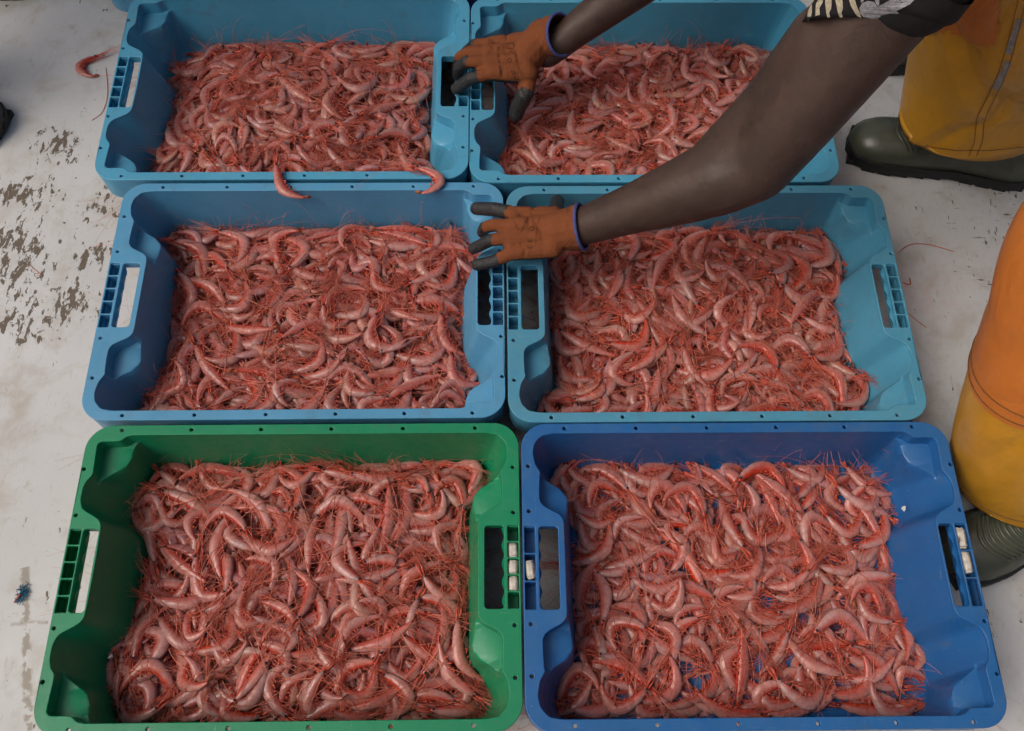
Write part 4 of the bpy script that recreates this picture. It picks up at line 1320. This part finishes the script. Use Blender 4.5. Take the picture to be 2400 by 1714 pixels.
# ------------------------------------------------------------------ other boots at the edges of the picture
def boot_thing(root, toe, heel, mat, side):
    before = set(bpy.data.objects)
    boot(None, toe, heel, mat, .32, (0, 0), side)
    for o in set(bpy.data.objects) - before:
        o.parent = root; o.matrix_parent_inverse = root.matrix_world.inverted()
cb = []
A1, A2 = Vector((-1.160, 1.150, .10)), Vector((-1.19, 1.45, .10)); H1, H2 = Vector((-1.17, 1.23, .88)), Vector((-1.17, 1.39, .88))
TB, NK, HD = Vector((-1.17, 1.31, .95)), Vector((-1.13, 1.31, 1.46)), Vector((-1.10, 1.31, 1.60))
for (a_, h_) in ((A1, H1), (A2, H2)): k_ = lerp(a_, h_, .52) + Vector((.03, 0, 0)); cb += [(a_, .036, lerp(a_, k_, .6), .052), (lerp(a_, k_, .6), .052, k_, .056), (k_, .056, h_, .085)]
for dy in (-.08, .08): cb.append((TB + Vector((0, dy, 0)), .10, NK + Vector((0, dy, -.14)), .10)); cb.append((NK + Vector((0, dy * 2.3, -.08)), .055, NK + Vector((0.02, dy * 2.7, -.36)), .042)); cb.append((NK + Vector((.02, dy * 2.7, -.36)), .042, NK + Vector((.10, dy * 2.6, -.60)), .030)); cb.append((NK + Vector((.10, dy * 2.6, -.60)), .030, NK + Vector((.12, dy * 2.6, -.70)), .032))
cb += [(NK + Vector((0, -.14, -.07)), .06, NK + Vector((0, .14, -.07)), .06), (NK + Vector((0, 0, -.08)), .06, HD + Vector((-.02, 0, -.04)), .055), (HD, .078, HD + Vector((-.01, 0, .07)), .088), (HD + Vector((.05, 0, -.06)), .035, HD, .06), (HD + Vector((.085, 0, -.01)), .010, HD + Vector((.07, 0, .03)), .010)]
b = link('person', capsules_mesh('person', cb, .012, 6), M['skin'])
tag(b, 'bystander with only the toe of a dark boot in view at the left edge', 'person')
ct = []
for (a_, h_) in ((A1, H1), (A2, H2)): ct.append((a_ + Vector((0, 0, .10)), .085, lerp(a_, h_, .5) + Vector((.02, 0, 0)), .085)); ct.append((lerp(a_, h_, .5) + Vector((.02, 0, 0)), .085, h_, .105))
ct.append((H1, .11, H2, .11))
link('trousers', capsules_mesh('trousers', ct, .014, 5), M['boot_dark'], b)
cj = [(TB + Vector((0, dy, 0)), .118, NK + Vector((0, dy, -.14)), .115) for dy in (-.08, .08)] + [(NK + Vector((0, -.17, -.08)), .07, NK + Vector((0, .17, -.08)), .07)]
link('jacket', capsules_mesh('jacket', cj, .014, 5), M['shirt'], b)
bpy.context.view_layer.update()
boot_thing(b, (-.926, 1.078, 0), (-1.220, 1.125, 0), M['boot_dark'], 1)
boot_thing(b, (-.950, 1.470, 0), (-1.245, 1.45, 0), M['boot_dark'], -1)
b2 = empty('rubber_boot', (.85, 1.36, 0)); bpy.context.view_layer.update()
tag(b2, 'olive boot edge glimpsed between the bent arm and the far yellow trouser leg', 'boot', 'boots of bystanders')
boot_thing(b2, (.660, 1.330, 0), (.955, 1.365, 0), M['boot'], 1)

# ------------------------------------------------------------------ scraps on the deck and in the crates
def scrap(name, px, py, z, size, mat, label, cat, seed, n=7, thick=.002):
    rn = random.Random(seed); p = at(px, py, z); mb = MB()
    ang = sorted(rn.uniform(0, 6.283) for _ in range(n)); o_ = [(size * rn.uniform(.6, 1.1) * math.cos(a), size * rn.uniform(.5, 1) * math.sin(a)) for a in ang]
    mb.loft([[p + Vector((x, y, .0003)) for x, y in o_], [p + Vector((x * .85, y * .85, thick)) for x, y in o_]], True, True, True)
    return tag(mb.build(name, mat, smooth=False), label, cat, 'scraps')
scrap('paper_scrap', 2117, 1192, .060, .0055, M['paper'], 'tiny white scrap against the wall of the royal blue crate', 'scrap', 1, 5, .003)
scrap('paper_scrap', 256, 1538, .045, .006, M['paper'], 'tiny white scrap in the near left corner of the green crate', 'scrap', 2, 6, .004)
# tuft of blue rope fibre with an orange shred
mb = MB(); rn = random.Random(5); c = at(54, 1390, .002)
for q in range(90):
    a = rn.uniform(0, 6.28); p = c + Vector((rn.uniform(-.004, .004), rn.uniform(-.009, .009), 0)); pts = []
    for j in range(6):
        p = p + Vector((math.cos(a) * .0014, math.sin(a) * .0018, rn.uniform(-.0008, .0010))); p.z = max(p.z, .0007); a += rn.uniform(-.9, .9); pts.append(p.copy())
    mb.tube(pts, .0004, 3, False)
tuft = mb.build('rope_tuft', M['fluff']); tag(tuft, 'small tuft of blue rope fibre on the deck left of the green crate', 'rope tuft')
mb = MB(); mb.tube([at(48, 1393, .003), at(40, 1402, .002), at(33, 1413, .001)], [.002, .0018, .0005], 5); mb.build('orange_shred', M['feeler'], tuft)
# single feelers and bits dropped on the deck
def strand(pts, r, label):
    mb = MB(); P_ = [at(x, y, .0012) for x, y in pts]; mb.tube([spline(P_, i / 24) for i in range(25)], r, 4, False)
    tag(mb.build('shrimp_feeler', M['feeler']), label, 'feeler', 'feelers dropped on the deck')
strand([(2105, 592), (2135, 573), (2180, 574), (2235, 590)], .0008, 'long thin feeler curving over the deck right of the teal crate')
strand([(2131, 736), (2150, 752), (2172, 768)], .0007, 'short straight feeler on the deck below the long curved one')
strand([(68, 620), (84, 634), (100, 647)], .0006, 'tiny red feeler on the deck left of the mid blue crate')
strand([(248, 160), (252, 220), (240, 262), (215, 282)], .0006, 'wispy feeler on the deck trailing from the lone shrimp')
strand([(2115, 662), (2133, 667), (2132, 652)], .0012, 'bent red shrimp leg on the deck right of the teal crate')
